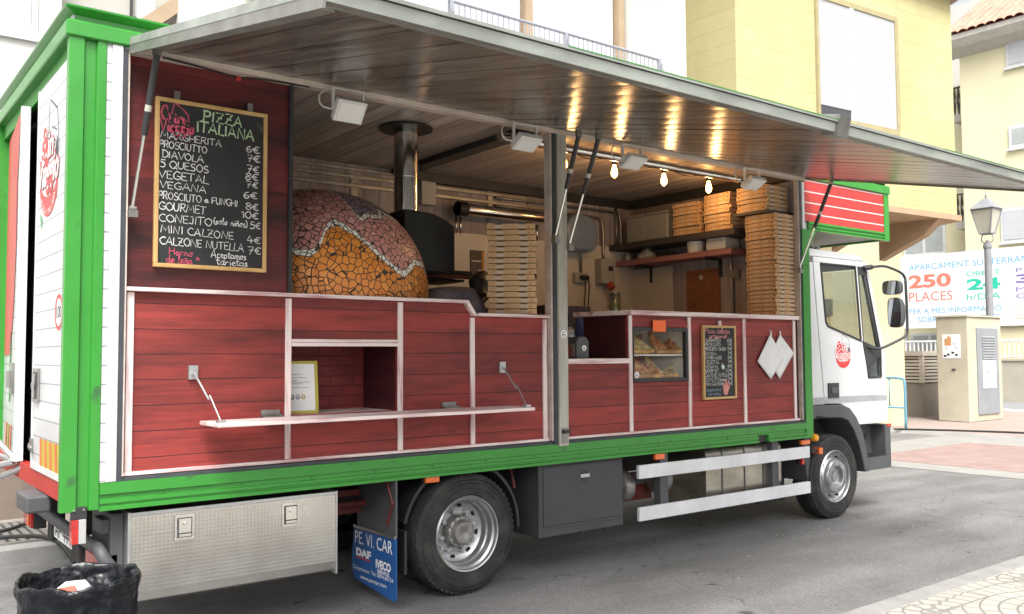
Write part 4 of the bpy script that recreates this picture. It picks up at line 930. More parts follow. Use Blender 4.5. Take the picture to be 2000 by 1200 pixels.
# ---------------------------------------------------------------- cab
M_cab = pm('cab_white', (.56,.57,.58), .25, dark=(.53,.54,.55), scale=2, coat=.5)
M_glass = glass('cab_glass', (.8,.83,.82))
M_seat = pm('red_seat', (.35,.04,.04), .8, dark=(.2,.03,.03), scale=6)
b = MB()
def side(poly, mi=0, y0=.1, y1=.15):
    b.prism(poly, 'y', y0, y1, mi); b.prism(poly, 'y', 2.3-y1, 2.3-y0, mi)
b.prism([(6.40,1.09),(6.684,1.09),(6.60,1.86),(6.545,2.452),(6.40,2.452)], 'y', .1, .15)
b.prism([(6.40,1.09),(6.684,1.09),(6.60,1.86),(6.545,2.452),(6.40,2.452)], 'y', 2.15, 2.2)
side([(7.452,.865),(7.795,.865),(7.815,1.02),(7.785,1.6),(7.702,1.6),(7.702,1.322),(7.452,1.322)])
side([(6.40,2.512),(7.43,2.512),(7.41,2.55),(7.33,2.572),(6.40,2.585)])
side([(7.466,2.505),(7.432,2.512),(7.44,2.43),(7.70,1.602),(7.786,1.602),(7.52,2.43)])
b.box(6.40, 6.44, .151, 2.149, 1.0, 2.58)
b.prism([(6.40,2.586),(7.33,2.573),(7.41,2.551),(7.466,2.506),(7.50,2.45),(7.46,2.44),(7.38,2.52),(6.40,2.55)], 'y', .151, 2.149)
b.prism([(7.75,.865),(7.815,.9),(7.815,1.02),(7.785,1.6),(7.70,1.63),(7.70,.865)], 'y', .151, 2.149)
b.box(6.45, 7.7, .16, 2.14, .95, 1.0, 1)
b.prism([(7.35,1.3),(7.69,1.3),(7.69,1.62),(7.5,1.6),(7.38,1.5)], 'y', .2, 2.1, 1)
cab = b.build('cab', [M_cab, M_dkgrey], T, bevel=.006)
b = MB()
b.prism([(6.688,1.095),(6.95,1.087),(7.10,1.03),(7.2,.95),(7.275,.867),(7.449,.867),(7.449,1.33),(7.43,1.45),(7.365,1.69),(7.34,1.70),(6.76,1.838),(6.724,1.88),(6.66,2.455),(6.552,2.455),(6.606,1.86)], 'y', .097, .145)
b.prism([(6.5525,2.4555),(7.30,2.4555),(7.438,2.452),(7.425,2.508),(6.548,2.508)], 'y', .097, .145)
door = b.build('cab_door', M_cab, cab, bevel=.004)
b = MB(); b.box(6.66, 7.36, .155, .2, 1.05, 1.68); b.build('door_card', M_dkgrey, cab)
b = MB(); b.prism([(6.42,1.09),(6.683,1.09),(6.676,1.16),(6.42,1.16)], 'y', .098, .0995)
b.prism([(6.692,1.098),(7.447,1.094),(7.447,1.155),(6.686,1.16)], 'y', .0945, .0965); b.prism([(7.454,1.095),(7.80,1.09),(7.797,1.145),(7.454,1.155)], 'y', .098, .0995); b.build('grey_stripe', pm('stripe_grey', (.32,.33,.345), .4), cab)
# window frames and panes
def loop(pts, r, mi=0):
    for i in range(len(pts)): b.tube([(pts[i][0], .096, pts[i][1]), (pts[(i+1)%len(pts)][0], .096, pts[(i+1)%len(pts)][1])], r, 6, mi)
b = MB(); W1 = [(6.665,2.448),(7.262,2.448),(7.335,1.705),(6.763,1.843),(6.728,1.882)]; loop(W1, .011)
b.prism([(7.30,2.45),(7.44,2.446),(7.48,2.40),(7.455,2.37),(7.31,2.37)], 'y', .09, .11)
b.prism([(7.37,1.70),(7.70,1.615),(7.70,1.56),(7.46,1.42),(7.43,1.47)], 'y', .09, .11)
loop([(7.31,2.44),(7.445,2.43),(7.695,1.6),(7.695,1.335),(7.46,1.335),(7.432,1.47),(7.375,1.69)], .009)
b.prism([(6.64,1.80),(7.35,1.64),(7.36,1.68),(6.74,1.83),(6.71,1.87)], 'y', .094, .096) if False else None
b.build('window_trim', M_black, cab)
b = MB(); b.prism([(7.268,2.45),(7.296,2.45),(7.368,1.70),(7.34,1.70)], 'y', .092, .1); b.build('window_divider', M_cab, cab)
b = MB(); b.prism(W1, 'y', .112, .115); b.build('window_pane', M_glass, cab)
b = MB(); b.prism([(7.31,2.44),(7.445,2.43),(7.695,1.6),(7.695,1.335),(7.46,1.335),(7.432,1.47),(7.375,1.69)], 'y', .112, .115); b.build('quarter_pane', M_glass, cab)
b = MB(); b.prism(W1, 'y', 2.185, 2.188); b.build('far_window_pane', M_glass, cab)
b = MB(); b.poly([(7.505,.152,2.43),(7.76,.152,1.62),(7.76,2.148,1.62),(7.505,2.148,2.43)]); b.build('windscreen', M_glass, cab)
for y in (.45, 1.45):
    b = MB(); b.box(6.5, 6.64, y, y+.5, 1.25, 1.85); b.box(6.52, 6.62, y+.1, y+.4, 1.86, 2.06); b.box(6.5, 6.98, y, y+.5, 1.08, 1.24); b.build('seat', M_seat, cab, bevel=.03)
b = MB(); b.lathe([(.2,-.012),(.212,0),(.2,.012),(.188,0),(.2,-.012)], (0,0,0), 'z', 20)
MS = Matrix.Translation((7.3,.62,1.62)) @ Matrix.Rotation(R(-35),4,'Y')
b.v = [tuple(MS @ Vector(p)) for p in b.v]; b.tube([(7.3,.62,1.62),(7.45,.62,1.5)], .03, 8); b.tube([tuple(MS @ Vector((-.19,0,0))), tuple(MS @ Vector((.19,0,0)))], .014, 6); b.build('steering_wheel', M_black, cab)
b = MB(); b.box(6.735, 6.915, .085, .0965, 1.148, 1.292); b.box(6.78, 6.895, .079, .0845, 1.19, 1.25, 1); b.build('door_handle', [M_black, M_dkgrey], cab, bevel=.008)
b = MB(); logo(b, Vector((6.865, .0965, 1.44)), X, Z, .285, False); b.build('logo_decal', LOGO, cab)
# roof plate with a painted flower
b = MB(); b.box(6.98, 7.28, .5, .515, 2.575, 2.7); rs = b.build('roof_board', M_white, cab)
b = MB()
for k in range(9):
    c = (7.0+k*.03, 2.66+.018*math.sin(k*2.1)); b.flat([(c[0]-6.98+p[0], c[1]-2.575+p[1]) for p in arc(0,0,.02,.014,k*40,k*40+360,7)[:-1]], Vector((6.98,.4995,2.575)), X, Z, k % 3, .001)
b.build('painted_flowers', [pm('flower_orange', (.65,.3,.1), .6), pm('leaf_dark', (.08,.09,.05), .6), pm('flower_pale', (.6,.5,.4), .6)], rs)
# fender, step and bumper
b = MB()
O_ = [(6.385,1.086),(6.93,1.08),(7.06,1.04),(7.17,.945),(7.27,.80),(7.33,.62),(7.385,.40)]
I_ = [(6.385,.93),(6.50,.985),(6.66,.965),(6.90,.955),(7.02,.92),(7.12,.82),(7.2,.68),(7.26,.52),(7.30,.40)]
b.prism(O_+I_[::-1], 'y', .06, .42); b.prism([(6.345,.95),(6.384,1.0),(6.43,.96),(6.44,.42),(6.39,.38),(6.345,.6)], 'y', .1, .42)
b.build('wheel_arch', M_dkgrey, T, bevel=.012, seg=3)
b = MB(); b.box(6.44, 7.3, .42, .6, .45, 1.0); b.box(6.44,7.28,.43,1.9,1.0,1.04); b.build('arch_liner', M_dark, T)
b = MB(); b.box(7.30, 7.77, .27, .3, .535, .863); b.box(7.30, 7.80, .09, .266, .40, .525); b.box(7.30,7.80,.1,.266,.526,.534,1)
b.box(7.43, 7.48, .262, .269, .72, .77, 1); b.box(7.6, 7.66, .262, .269, .69, .75, 1)
for k in range(8): b.box(7.33+k*.056, 7.36+k*.056, .11, .25, .5345, .54, 1)
b.build('step', [M_dkgrey, M_black], T, bevel=.006)
b = MB(); b.prism([(7.77,.1),(7.86,.1),(7.90,.16),(7.95,.4),(7.95,1.9),(7.90,2.14),(7.86,2.2),(7.77,2.2)], 'z', .40, .84); bp = b.build('front_bumper', M_dkgrey, T, bevel=.02, seg=3)
b = MB(); b.box(7.78, 7.86, .094, .1, .82, .85); b.build('red_reflector', M_redlens, bp)
# mirrors
b = MB(); b.tube(catmull([(7.40,.08,2.44),(7.50,.03,2.455),(7.62,-.03,2.46),(7.78,-.1,2.40),(7.84,-.115,2.34)],5), [.026]*5+[.013]*16, 8); b.tube(catmull([(7.84,-.115,2.34),(7.85,-.115,2.1),(7.85,-.115,1.85),(7.83,-.11,1.76),(7.72,-.05,1.69),(7.58,.04,1.625),(7.45,.085,1.64)],5), .014, 8)
arm = b.build('mirror_arm', M_black, T, smooth=True)
def mirror(y0, y1, z0, z1):
    b = MB(); cy, cz = (y0+y1)/2, (z0+z1)/2; ry, rz = (y1-y0)/2, (z1-z0)/2
    def ring(f, x): return [(x, cy+f*ry*(abs(math.cos(a))**.5)*math.copysign(1, math.cos(a)), cz+f*rz*(abs(math.sin(a))**.5)*math.copysign(1, math.sin(a))) for a in [2*math.pi*i/24 for i in range(24)]]
    rows = [[b.vert(p) for p in ring(f, x)] for f, x in ((1,7.76),(1.02,7.79),(.95,7.84),(.7,7.89),(.3,7.91))]
    for r_ in range(4):
        for i in range(24): b.face((rows[r_][i], rows[r_][(i+1)%24], rows[r_+1][(i+1)%24], rows[r_+1][i]))
    b.face(rows[-1]); m = b.build('mirror', M_dkgrey, T, smooth=True)
    b = MB(); b.poly(ring(.97, 7.763)); b.build('mirror_glass', pm('mirror_glass', (.5,.52,.55), .03, 1.), m)
mirror(-.09, .095, 2.18, 2.325); mirror(-.1, .045, 1.84, 2.145)

# ---------------------------------------------------------------- wheels
M_rim = pm('silver_rim', (.52,.53,.54), .32, .75, dark=(.36,.36,.36), scale=6, rvar=.1)
M_hub = pm('cast_hub', (.42,.42,.41), .4, .7, dark=(.22,.21,.2), scale=12)
M_hole = pm('dark_hole', (.01,.01,.01), .9)
def wheel(cx, yf, front):
    c = (cx, 0, .4)
    b = MB()
    W = .225
    pr = [(.25,yf+.012),(.258,yf),(.30,yf-.006),(.345,yf-.004),(.352,yf+.001),(.372,yf+.006),(.385,yf+.018),(.397,yf+.04),(.4,yf+.06),(.4,yf+.085),(.388,yf+.087),(.388,yf+.095),(.4,yf+.097),(.4,yf+.13),(.388,yf+.132),(.388,yf+.14),(.4,yf+.142),(.4,yf+.17),(.385,yf+W-.02),(.345,yf+W),(.25,yf+W-.01)]
    b.lathe(pr, c, 'y', 72)
    for k in range(60):
        a = 2*math.pi*k/60
        for yy in (yf+.012, yf+W-.05):
            Mx = Matrix.Translation(c) @ Matrix.Rotation(a,4,'Y')
            b.box(-.012, .012, yy+.004, yy+.034, .36, .3935, 0, Mx)
    for r_ in (.30, .335, .36): b.lathe([(r_-.003,yf-.006),(r_,yf-.0095),(r_+.003,yf-.006)], c, 'y', 60)
    for v_ in range(len(b.v)):   # the tyre flattens where it carries the truck
        p = b.v[v_]
        if p[2] < .008: b.v[v_] = (p[0], p[1], .002+max(0, p[2])*.6)
    w = b.build('wheel', M_rubber, T, smooth=True, auto=32)
    b = MB()
    if front:
        b.lathe([(.252,yf+.03),(.252,yf+.004),(.243,yf-.006),(.236,yf+.002),(.232,yf+.03),(.205,yf+.055),(.20,yf+.052),(.165,yf+.02),(.16,yf-.01),(.152,yf-.02),(.105,yf-.022),(.10,yf-.018),(.098,yf+.02),(.05,yf+.025),(.045,yf+.0),(.0005,yf+.0)], c, 'y', 48)
        rim = b.build('rim', M_rim, w, smooth=True, auto=35)
        b = MB()
        for k in range(8):
            a = 2*math.pi*(k+.5)/8; p = (cx+.13*math.cos(a), .4+.13*math.sin(a))
            b.lathe([(.0005,yf-.026),(.017,yf-.025),(.019,yf-.02)], (p[0],0,p[1]), 'y', 10); b.lathe([(.0185,yf-.0225),(.022,yf-.022)], (p[0],0,p[1]), 'y', 10, 1)
        b.build('wheel_nuts', [M_rim, M_dkgrey], rim)
        b = MB()
        for k in range(10):
            a = 2*math.pi*k/10; Mx = Matrix.Translation((cx,0,.4)) @ Matrix.Rotation(-a,4,'Y'); q = []
            for t in range(12): q.append(tuple(Mx @ Vector((.184+.016*math.cos(t*math.pi/6), yf+.0355-.016*math.cos(t*math.pi/6)*.95, .024*math.sin(t*math.pi/6)))))
            b.poly([(p[0], p[1]-.004, p[2]) for p in q])
        b.build('vent_holes', M_hole, rim)
    else:
        b.lathe([(.252,yf+.03),(.252,yf+.002),(.244,yf-.008),(.236,yf-.004),(.232,yf+.02),(.218,yf+.03),(.214,yf+.075),(.205,yf+.085),(.2,yf+.13),(.175,yf+.148),(.15,yf+.152),(.125,yf+.15),(.095,yf+.148)], c, 'y', 48)
        rim = b.build('rim', M_rim, w, smooth=True, auto=35)
        b = MB()
        b.lathe([(.11,yf+.151),(.108,yf+.10),(.10,yf+.085),(.085,yf+.08),(.078,yf+.06),(.07,yf+.045),(.03,yf+.04),(.012,yf+.05),(.0005,yf+.05)], c, 'y', 32)
        for k in range(12):
            a = 2*math.pi*k/12; b.lathe([(.0005,yf+.072),(.013,yf+.074),(.013,yf+.09)], (cx+.092*math.cos(a),0,.4+.092*math.sin(a)), 'y', 8)
        b.build('hub', M_hub, rim, smooth=True, auto=40)
        b = MB()
        for k in range(8):
            a = 2*math.pi*(k+.3)/8; b.lathe([(.0005,yf+.105),(.017,yf+.107),(.02,yf+.15)], (cx+.135*math.cos(a),0,.4+.135*math.sin(a)), 'y', 8)
        b.build('wheel_nuts', M_rim, rim, smooth=True, auto=40)
        b = MB()
        for k in range(8):
            a = 2*math.pi*(k+.8)/8; b.flat([(q[0]+.176*math.cos(a), q[1]+.176*math.sin(a)) for q in arc(0,0,.02,.02,0,360,12)[:-1]], Vector((cx, yf+.1435, .4)), X, Z, 0, 0)
        b.build('vent_holes', M_hole, rim)
    return w
wheel(6.788, .07, True); wheel(6.788, 1.97, True); wheel(2.474, .035, False); wheel(2.474, 2.03, False)
for y in (.29, 1.79):   # inner twins
    b = MB(); b.lathe([(.25,y+.012),(.258,y),(.345,y),(.385,y+.018),(.4,y+.06),(.4,y+.16),(.385,y+.2),(.345,y+.215),(.25,y+.2)], (2.474,0,.4), 'y', 48); b.build('wheel', M_rubber, T, smooth=True, auto=40)
b = MB(); b.tube([(2.474,.2,.42),(2.474,2.1,.42)], .08, 12); b.tube([(6.788,.2,.42),(6.788,2.1,.42)], .06, 12); b.ball((2.474,1.15,.42), .2, 14); b.build('axle', M_dark, T)
b = MB()
for y in (.62, 1.6): b.box(.25, 7.6, y, y+.08, .58, .78)
for x in (.6, 1.7, 3.0, 4.1, 5.3): b.box(x, x+.08, .7, 1.6, .6, .76)
b.build('chassis_rail', M_dark, T)
b = MB(); b.box(1.55, 1.98, .45, .55, .55, .6); b.box(1.55, 1.98, .47, .6, .66, .7); b.tube([(1.6,.4,.62),(1.95,.4,.62)], .02, 8); b.build('cross_member', M_redmetal, T)
# rear mudguard
b = MB(); P_ = [(2.474+.475*math.cos(R(a)), .4+.475*math.sin(R(a))) for a in range(-2, 172, 6)]; Q_ = [(2.474+.455*math.cos(R(a)), .4+.455*math.sin(R(a))) for a in range(-2, 172, 6)]
b.prism(P_+Q_[::-1], 'y', .09, .55); b.prism([(2.0,.47),(2.02,.47),(2.02,.2),(2.0,.2)], 'y', .06, .55); b.build('mudguard', M_black, T)
b = MB(); b.box(1.90, 1.915, .0, .5, .45, .81); mg = b.build('mudguard_flap', M_dkgrey, T); 
b = MB(); b.tube([(1.893,.1,.8),(1.893,.02,.66),(1.893,.09,.52)], .011, 6); b.build('red_hose', M_redmetal, T)
b = MB(); b.tube([(2.95,.2,.8),(2.96,.16,.64)], .011, 6); b.build('red_hose', M_redmetal, T)
b = MB(); b.prism([(-.01,.45),(.53,.45),(.57,.2),(.53,.11),(.0,.06),(-.015,.09)], 'x', 1.895, 1.905); fl = b.build('mud_flap', pm('flap_blue', (.012,.10,.33), .45, dark=(.01,.075,.25), scale=4, bump=.05), T)
b = MB(); fo = lambda y, z: Vector((1.8948, y, z))
text(b, 'PE. VI. CAR', fo(.515,.345), -Y, Z+Y*.0, .49, .08, 0); text(b, 'DAF', fo(.5,.265), -Y, Z, .2, .052, 0, .06); b.flat([(0,0),(.2,0),(.2,.01),(0,.01)], fo(.5,.25), -Y, Z, 1, .001)
text(b, 'IVECO', fo(.235,.23), -Y, Z, .19, .055, 0, .04); text(b, 'SERVICE', fo(.215,.202), -Y, Z, .15, .022, 0, .02)
text(b, 'Campobasso  Tel. 0874.60724', fo(.545,.165), -Y, Z, .53, .034, 0); text(b, 'www.pevicar.com', fo(.44,.115), -Y, Z, .34, .034, 0)
b.build('lettering', [M_print_w, M_print_red], fl)
b = MB(); b.box(1.885, 1.9, -.01, .53, .445, .463); b.build('flap_clamp', M_steel, fl)

# under-floor boxes
M_plate = pm('checker_plate', (.72,.705,.67), .24, .95, dark=(.50,.48,.45), scale=2.5, lo=.3, hi=.75, rvar=.1)
def diamond(m):
    nt, n, L, b_ = nodes_of(m); tc = n.new('ShaderNodeTexCoord')
    hs_ = []
    for ang in (45, -45):
        mp = n.new('ShaderNodeMapping'); mp.inputs['Rotation'].default_value = (0, R(ang), 0); L.new(tc.outputs['Object'], mp.inputs['Vector'])
        s = n.new('ShaderNodeSeparateXYZ'); L.new(mp.outputs[0], s.inputs[0]); r = []
        for c, k in (('X', 215), ('Z', 215)):
            q = n.new('ShaderNodeMath'); q.operation = 'MULTIPLY'; q.inputs[1].default_value = k; L.new(s.outputs[c], q.inputs[0])
            w = n.new('ShaderNodeMath'); w.operation = 'SINE'; L.new(q.outputs[0], w.inputs[0]); r.append(w.outputs[0])
        a = n.new('ShaderNodeMath'); a.operation = 'MULTIPLY'; L.new(r[0], a.inputs[0]); L.new(r[1], a.inputs[1]); hs_.append(a.outputs[0])
    mx = n.new('ShaderNodeMath'); mx.operation = 'MAXIMUM'; L.new(hs_[0], mx.inputs[0]); mx.inputs[1].default_value = .15
    bp = n.new('ShaderNodeBump'); bp.inputs['Strength'].default_value = .3; bp.inputs['Distance'].default_value = .002; L.new(mx.outputs[0], bp.inputs['Height']); L.new(bp.outputs[0], b_.inputs['Normal'])
diamond(M_plate)
b = MB(); b.prism([(.05,.765),(.045,.75),(.045,.36),(.06,.31),(.1,.29),(.55,.29),(.55,.765)], 'x', .345, 1.515); tb = b.build('toolbox', M_plate, T)
b = MB(); b.box(.33, .344, .035, .55, .285, .775); b.box(.345, 1.52, .035, .0445, .756, .772); b.box(1.5155, 1.525, .04, .55, .285, .775); b.build('toolbox_edge', M_alu, tb)
for x in (.62, 1.225):
    b = MB(); b.box(x-.052, x+.052, .034, .0445, .6, .735); b.box(x-.04, x+.04, .030, .0335, .615, .72, 1); b.box(x-.033, x+.033, .024, .0295, .64, .715); b.cyl((x,.0235,.69),(x,.015,.69), .012, n=12); b.box(x-.033, x+.033, .02, .0295, .62, .635)
    for sx in (-.045,.045):
        for sz in (.607,.728): b.cyl((x+sx,.0335,sz),(x+sx,.031,sz), .004, n=8)
    b.build('toolbox_latch', [M_chrome, M_dkgrey], tb, bevel=.003)
M_bat = pm('battery_grey', (.06,.062,.066), .6, dark=(.045,.046,.05), scale=3, bump=.1, bscale=150)
b = MB(); b.box(3.1, 3.93, .06, .65, .285, .80); b.box(3.14, 3.9, .052, .0595, .36, .78); b.box(3.12,3.91,.055,.0595,.335,.35)
for x in (3.3, 3.55, 3.8): b.box(x-.015, x+.015, .1, .13, .262, .284)
bb = b.build('battery_box', M_bat, T, bevel=.005)
b = MB(); b.cyl((3.53,.0515,.69),(3.53,.049,.69), .045, n=20, mi=1); b.box(3.487, 3.575, .042, .0485, .678, .704); b.build('box_badge', [M_alu, M_black], bb, bevel=.006)
M_tank = pm('tank_alu', (.56,.52,.45), .28, .9, dark=(.3,.27,.22), scale=3, stretch=(1,1,2.5), lo=.3, hi=.65)
b = MB(); pr = arc(.2,.44,.12,.12,180,270,6)+arc(.6,.44,.12,.12,270,360,6)+arc(.6,.72,.12,.1,0,90,6)+arc(.2,.72,.12,.1,90,180,6)
b.prism(pr, 'x', 4.92, 5.95); tk = b.build('fuel_tank', M_tank, T)
b = MB(); pr2 = arc(.2,.44,.126,.126,180,270,6)+arc(.6,.44,.126,.126,270,360,6)+arc(.6,.72,.126,.106,0,90,6)+arc(.2,.72,.126,.106,90,180,6)
for x in (5.12, 5.42, 5.68): b.prism(pr2, 'x', x, x+.012)
b.build('tank_strap', M_dkgrey, tk)
b = MB(); b.box(5.40, 5.60, .0725, .0795, .6, .68, 0)
text(b, 'SMS', Vector((5.42,.072,.615)), X, Z, .15, .055, 0, .03); b.build('tank_badge', M_tank, tk)
b = MB(); b.tube([(4.02,.25,.54),(4.06,.25,.54),(4.1,.25,.54),(4.14,.25,.54)], [.05,.11,.12,.12], 16); b.tube([(4.1,.25,.54),(4.2,.3,.55),(4.6,.3,.56)], .03, 8)
b.tube([(4.42,.22,.56),(4.44,.22,.56),(4.5,.22,.56),(4.56,.22,.56),(4.58,.22,.56)], [.05,.1,.115,.1,.05], 16); b.tube([(4.2,.2,.62),(4.55,.2,.6)], .018, 8); b.build('air_canister', M_hub, T, smooth=True, auto=40)
b = MB(); b.box(4.1, 4.5, .3, .36, .4, .62); b.build('canister_bracket', M_redmetal, T)
for (z0, z1) in ((.622,.726), (.3,.405)):
    b = MB(); b.box(4.05, 6.28, .0, .03, z0, z1); b.build('side_guard', pm('guard_silver', (.74,.75,.77), .4, .1, dark=(.58,.59,.61), scale=3), T, bevel=.004)
b = MB()
for x in (4.36, 5.80): b = MB(); b.box(x-.045, x+.045, .031, .1, .29, .8); b.build('guard_post', M_dkgrey, T)
b = MB(); b.box(5.9, 6.3, .3, .33, .2, .42); b.build('front_mud_flap', M_black, T)
def lamp(x0, x1, y, z0, z1, mat, nm='marker_lamp', dy=.05):
    b = MB(); b.box(x0, x1, y-.03, y, z0, z1, 0); b.box(x0+.006, x1-.006, y, y+dy, z0+.006, z1-.006, 1); b.build(nm, [mat, M_black], T, bevel=.005)
lamp(2.13, 2.235, .04, .765, .805, M_orange); lamp(4.235, 4.34, .03, .755, .8, M_orange); lamp(6.16, 6.29, .03, .745, .785, M_orange); lamp(6.2, 6.24, .06, .56, .61, M_redlens)
b = MB(); b.box(6.34, 6.43, .02, .06, .655, .69, 1); b.box(6.43, 6.49, .0, .07, .64, .70, 0); b.build('marker_lamp', [M_orange, M_black], T, bevel=.006)
b = MB(); b.lathe([(.0005,-.03),(.028,-.026),(.036,-.01),(.036,.02)], (6.36,0,.80), 'y', 16); b.build('reflector', pm('amber', (.85,.35,.02), .3), T, smooth=True, auto=40)
# rear underside
b = MB(); b.box(.05, .125, .0, .014, .775, .835, 1)
for x in (.065,.11): b.cyl((x,-.001,.82),(x,-.005,.82), .007, n=8, mi=2)
b.box(.055, .085, -.012, .05, .655, .774, 0); b.box(.0855, .12, -.012, .05, .655, .774, 3)
b.build('tail_lamp', [M_redlens, M_black, M_steel, pm('lamp_white', (.4,.4,.4), .4)], T, bevel=.004)
b = MB(); b.tube(catmull([(.26,.03,.5),(.22,.03,.55),(.2,.08,.6),(.2,.3,.6),(.2,1.2,.6),(.2,2.3,.6)],4), .032, 12); b.build('bumper_bar', M_dkgrey, T, smooth=True)
for (y, s_) in ((.2, 1), (2.05, -1)):
    b = MB(); b.box(.22, .3, y-.1, y+.16, .42, .56, 0); b.box(.2, .2195, y-.1, y+.16, .43, .555, 1); b.box(.192, .1995, y-.06, y+.0, .44, .52, 2); b.build('lamp_cluster', [M_black, M_redlens, M_orange], T, bevel=.005)
for q in ((.2,.28,.52,.70,.44,.58),(.24,.32,1.46,1.6,.42,.6)): b = MB(); b.box(*q); b.build('rubber_buffer', M_rubber, T, bevel=.01)
b = MB(); b.box(-.09, .03, .36, .66, .77, .86); b.build('door_buffer', M_dkgrey, T, bevel=.012)
b = MB(); b.box(.25, .26, .92, 1.44, .45, .56); np_ = b.build('number_plate', M_print_w, T)
b = MB(); text(b, 'AP\u00b7444', Vector((.2495,1.41,.46)), -Y, Z, .46, .09, 0); b.build('lettering', M_print_blk, np_)
b = MB(); b.box(.26, .33, .1, .5, .3, .77); b.box(.22, .3, .12, .3, .66, .74); b.build('rear_bracket', M_dkgrey, T, bevel=.01)
# ---------------------------------------------------------------- wood-fired oven
OV = thing('pizza_oven', (1.75, .85, .95), 'domed wood-fired oven covered in orange and pink broken-tile mosaic', 'pizza oven')
def mosaic():
    m = bpy.data.materials.new('tile_mosaic'); m.use_nodes = True; nt = m.node_tree; n = nt.nodes; L = nt.links; b = n['Principled BSDF']
    tc = n.new('ShaderNodeTexCoord'); mp = n.new('ShaderNodeMapping'); mp.inputs['Location'].default_value = (-1.75, -.85, -1.97); L.new(tc.outputs['Object'], mp.inputs['Vector'])
    S = 23
    ps = []
    for f in ('F1', 'DISTANCE_TO_EDGE'):
        v = n.new('ShaderNodeTexVoronoi'); v.feature = f; v.inputs['Scale'].default_value = S; v.inputs['Randomness'].default_value = .92; L.new(mp.outputs[0], v.inputs['Vector']); ps.append(v)
    def mth(op, a, b2=None, c=None):
        q = n.new('ShaderNodeMath'); q.operation = op
        for i, x in enumerate((a, b2, c)):
            if x is None: continue
            if isinstance(x, (int, float)): q.inputs[i].default_value = x
            else: L.new(x, q.inputs[i])
        return q.outputs[0]
    s = n.new('ShaderNodeSeparateXYZ'); L.new(ps[0].outputs['Position'], s.inputs[0])
    az = mth('MULTIPLY_ADD', mth('ARCTAN2', s.outputs['X'], mth('MULTIPLY', s.outputs['Y'], -1)), 1/(2*math.pi), .5)
    zc = s.outputs['Z']
    sp_ = n.new('ShaderNodeSeparateXYZ'); L.new(mp.outputs[0], sp_.inputs[0])
    az = mth('MULTIPLY_ADD', mth('ARCTAN2', sp_.outputs['X'], mth('MULTIPLY', sp_.outputs['Y'], -1)), 1/(2*math.pi), .5); zc = sp_.outputs['Z']
    wob = n.new('ShaderNodeTexNoise'); wob.inputs['Scale'].default_value = 26; L.new(mp.outputs[0], wob.inputs['Vector'])
    zc = mth('MULTIPLY_ADD', wob.outputs['Fac'], .022, mth('SUBTRACT', zc, .011))
    def border(pts):
        fc = n.new('ShaderNodeFloatCurve'); c = fc.mapping.curves[0]
        q = [(.5+a/360, (z-1.97)/.8) for a, z in pts]
        while len(c.points) < len(q): c.points.new(.5, .5)
        for p, (x, y) in zip(c.points, q): p.location = (x, y); p.handle_type = 'VECTOR'
        fc.mapping.update(); L.new(az, fc.inputs['Value']); return mth('MULTIPLY', fc.outputs[0], .8)
    lo = border([(-180,2.25),(-60,2.3),(-48,2.32),(-36.5,2.226),(-28.7,2.212),(-24.5,2.23),(-22,2.298),(-20,2.375),(-18,2.404),(-13.7,2.43),(-10,2.395),(-4.8,2.361),(2.3,2.281),(8.4,2.209),(15.3,2.141),(22,2.108),(25.4,2.142),(34,2.208),(45,2.2),(56,2.14),(75,2.25),(180,2.25)])
    hi = border([(-180,2.7),(-50,2.66),(-20,2.75),(-6,2.70),(-2,2.6),(-1,2.50),(2,2.46),(8,2.495),(20,2.496),(26,2.56),(34,2.52),(48,2.5),(65,2.62),(180,2.7)])
    ramp = []
    wn_ = ps[0].outputs['Color']; sc = n.new('ShaderNodeSeparateColor'); L.new(wn_, sc.inputs[0])
    def tone(a, c):
        mx = n.new('ShaderNodeMixRGB'); mx.inputs['Color1'].default_value = (*a, 1); mx.inputs['Color2'].default_value = (*c, 1); L.new(sc.outputs[0], mx.inputs['Fac']); return mx.outputs[0]
    org, pnk, vio, wht = tone((.64,.20,.028), (.78,.31,.06)), tone((.56,.24,.21), (.72,.37,.32)), tone((.2,.15,.2), (.3,.23,.27)), tone((.8,.78,.7), (.88,.87,.8))
    def pick(f, a, c):
        mx = n.new('ShaderNodeMixRGB'); L.new(f, mx.inputs['Fac']); L.new(a, mx.inputs['Color1']); L.new(c, mx.inputs['Color2']); return mx.outputs[0]
    base = pick(mth('GREATER_THAN', zc, lo), org, pnk); base = pick(mth('GREATER_THAN', zc, hi), base, vio)
    e1 = mth('ABSOLUTE', mth('SUBTRACT', zc, lo)); e2 = mth('ABSOLUTE', mth('SUBTRACT', zc, hi)); w1 = mth('LESS_THAN', e1, .02); w2 = mth('LESS_THAN', e2, .016)
    base = pick(mth('MAXIMUM', w1, w2), base, wht)
    gr = mth('LESS_THAN', ps[1].outputs['Distance'], .055); gr = mth('MAXIMUM', gr, mth('MAXIMUM', mth('LESS_THAN', mth('ABSOLUTE', mth('SUBTRACT', e1, .022)), .0028), mth('LESS_THAN', mth('ABSOLUTE', mth('SUBTRACT', e2, .018)), .0028)))
    g = n.new('ShaderNodeRGB'); g.outputs[0].default_value = (.055,.042,.036,1)
    L.new(pick(gr, base, g.outputs[0]), b.inputs['Base Color'])
    rr = mth('MULTIPLY_ADD', gr, .5, .34); L.new(rr, b.inputs['Roughness'])
    bp = n.new('ShaderNodeBump'); bp.inputs['Strength'].default_value = .5; bp.inputs['Distance'].default_value = .006
    mr = n.new('ShaderNodeMapRange'); mr.inputs['From Max'].default_value = .09; L.new(ps[1].outputs['Distance'], mr.inputs['Value']); L.new(mr.outputs[0], bp.inputs['Height']); L.new(bp.outputs[0], b.inputs['Normal'])
    return m
b = MB(); pr = [(.60,1.74),(.78,1.745),(.79,1.76),(.79,1.97)]
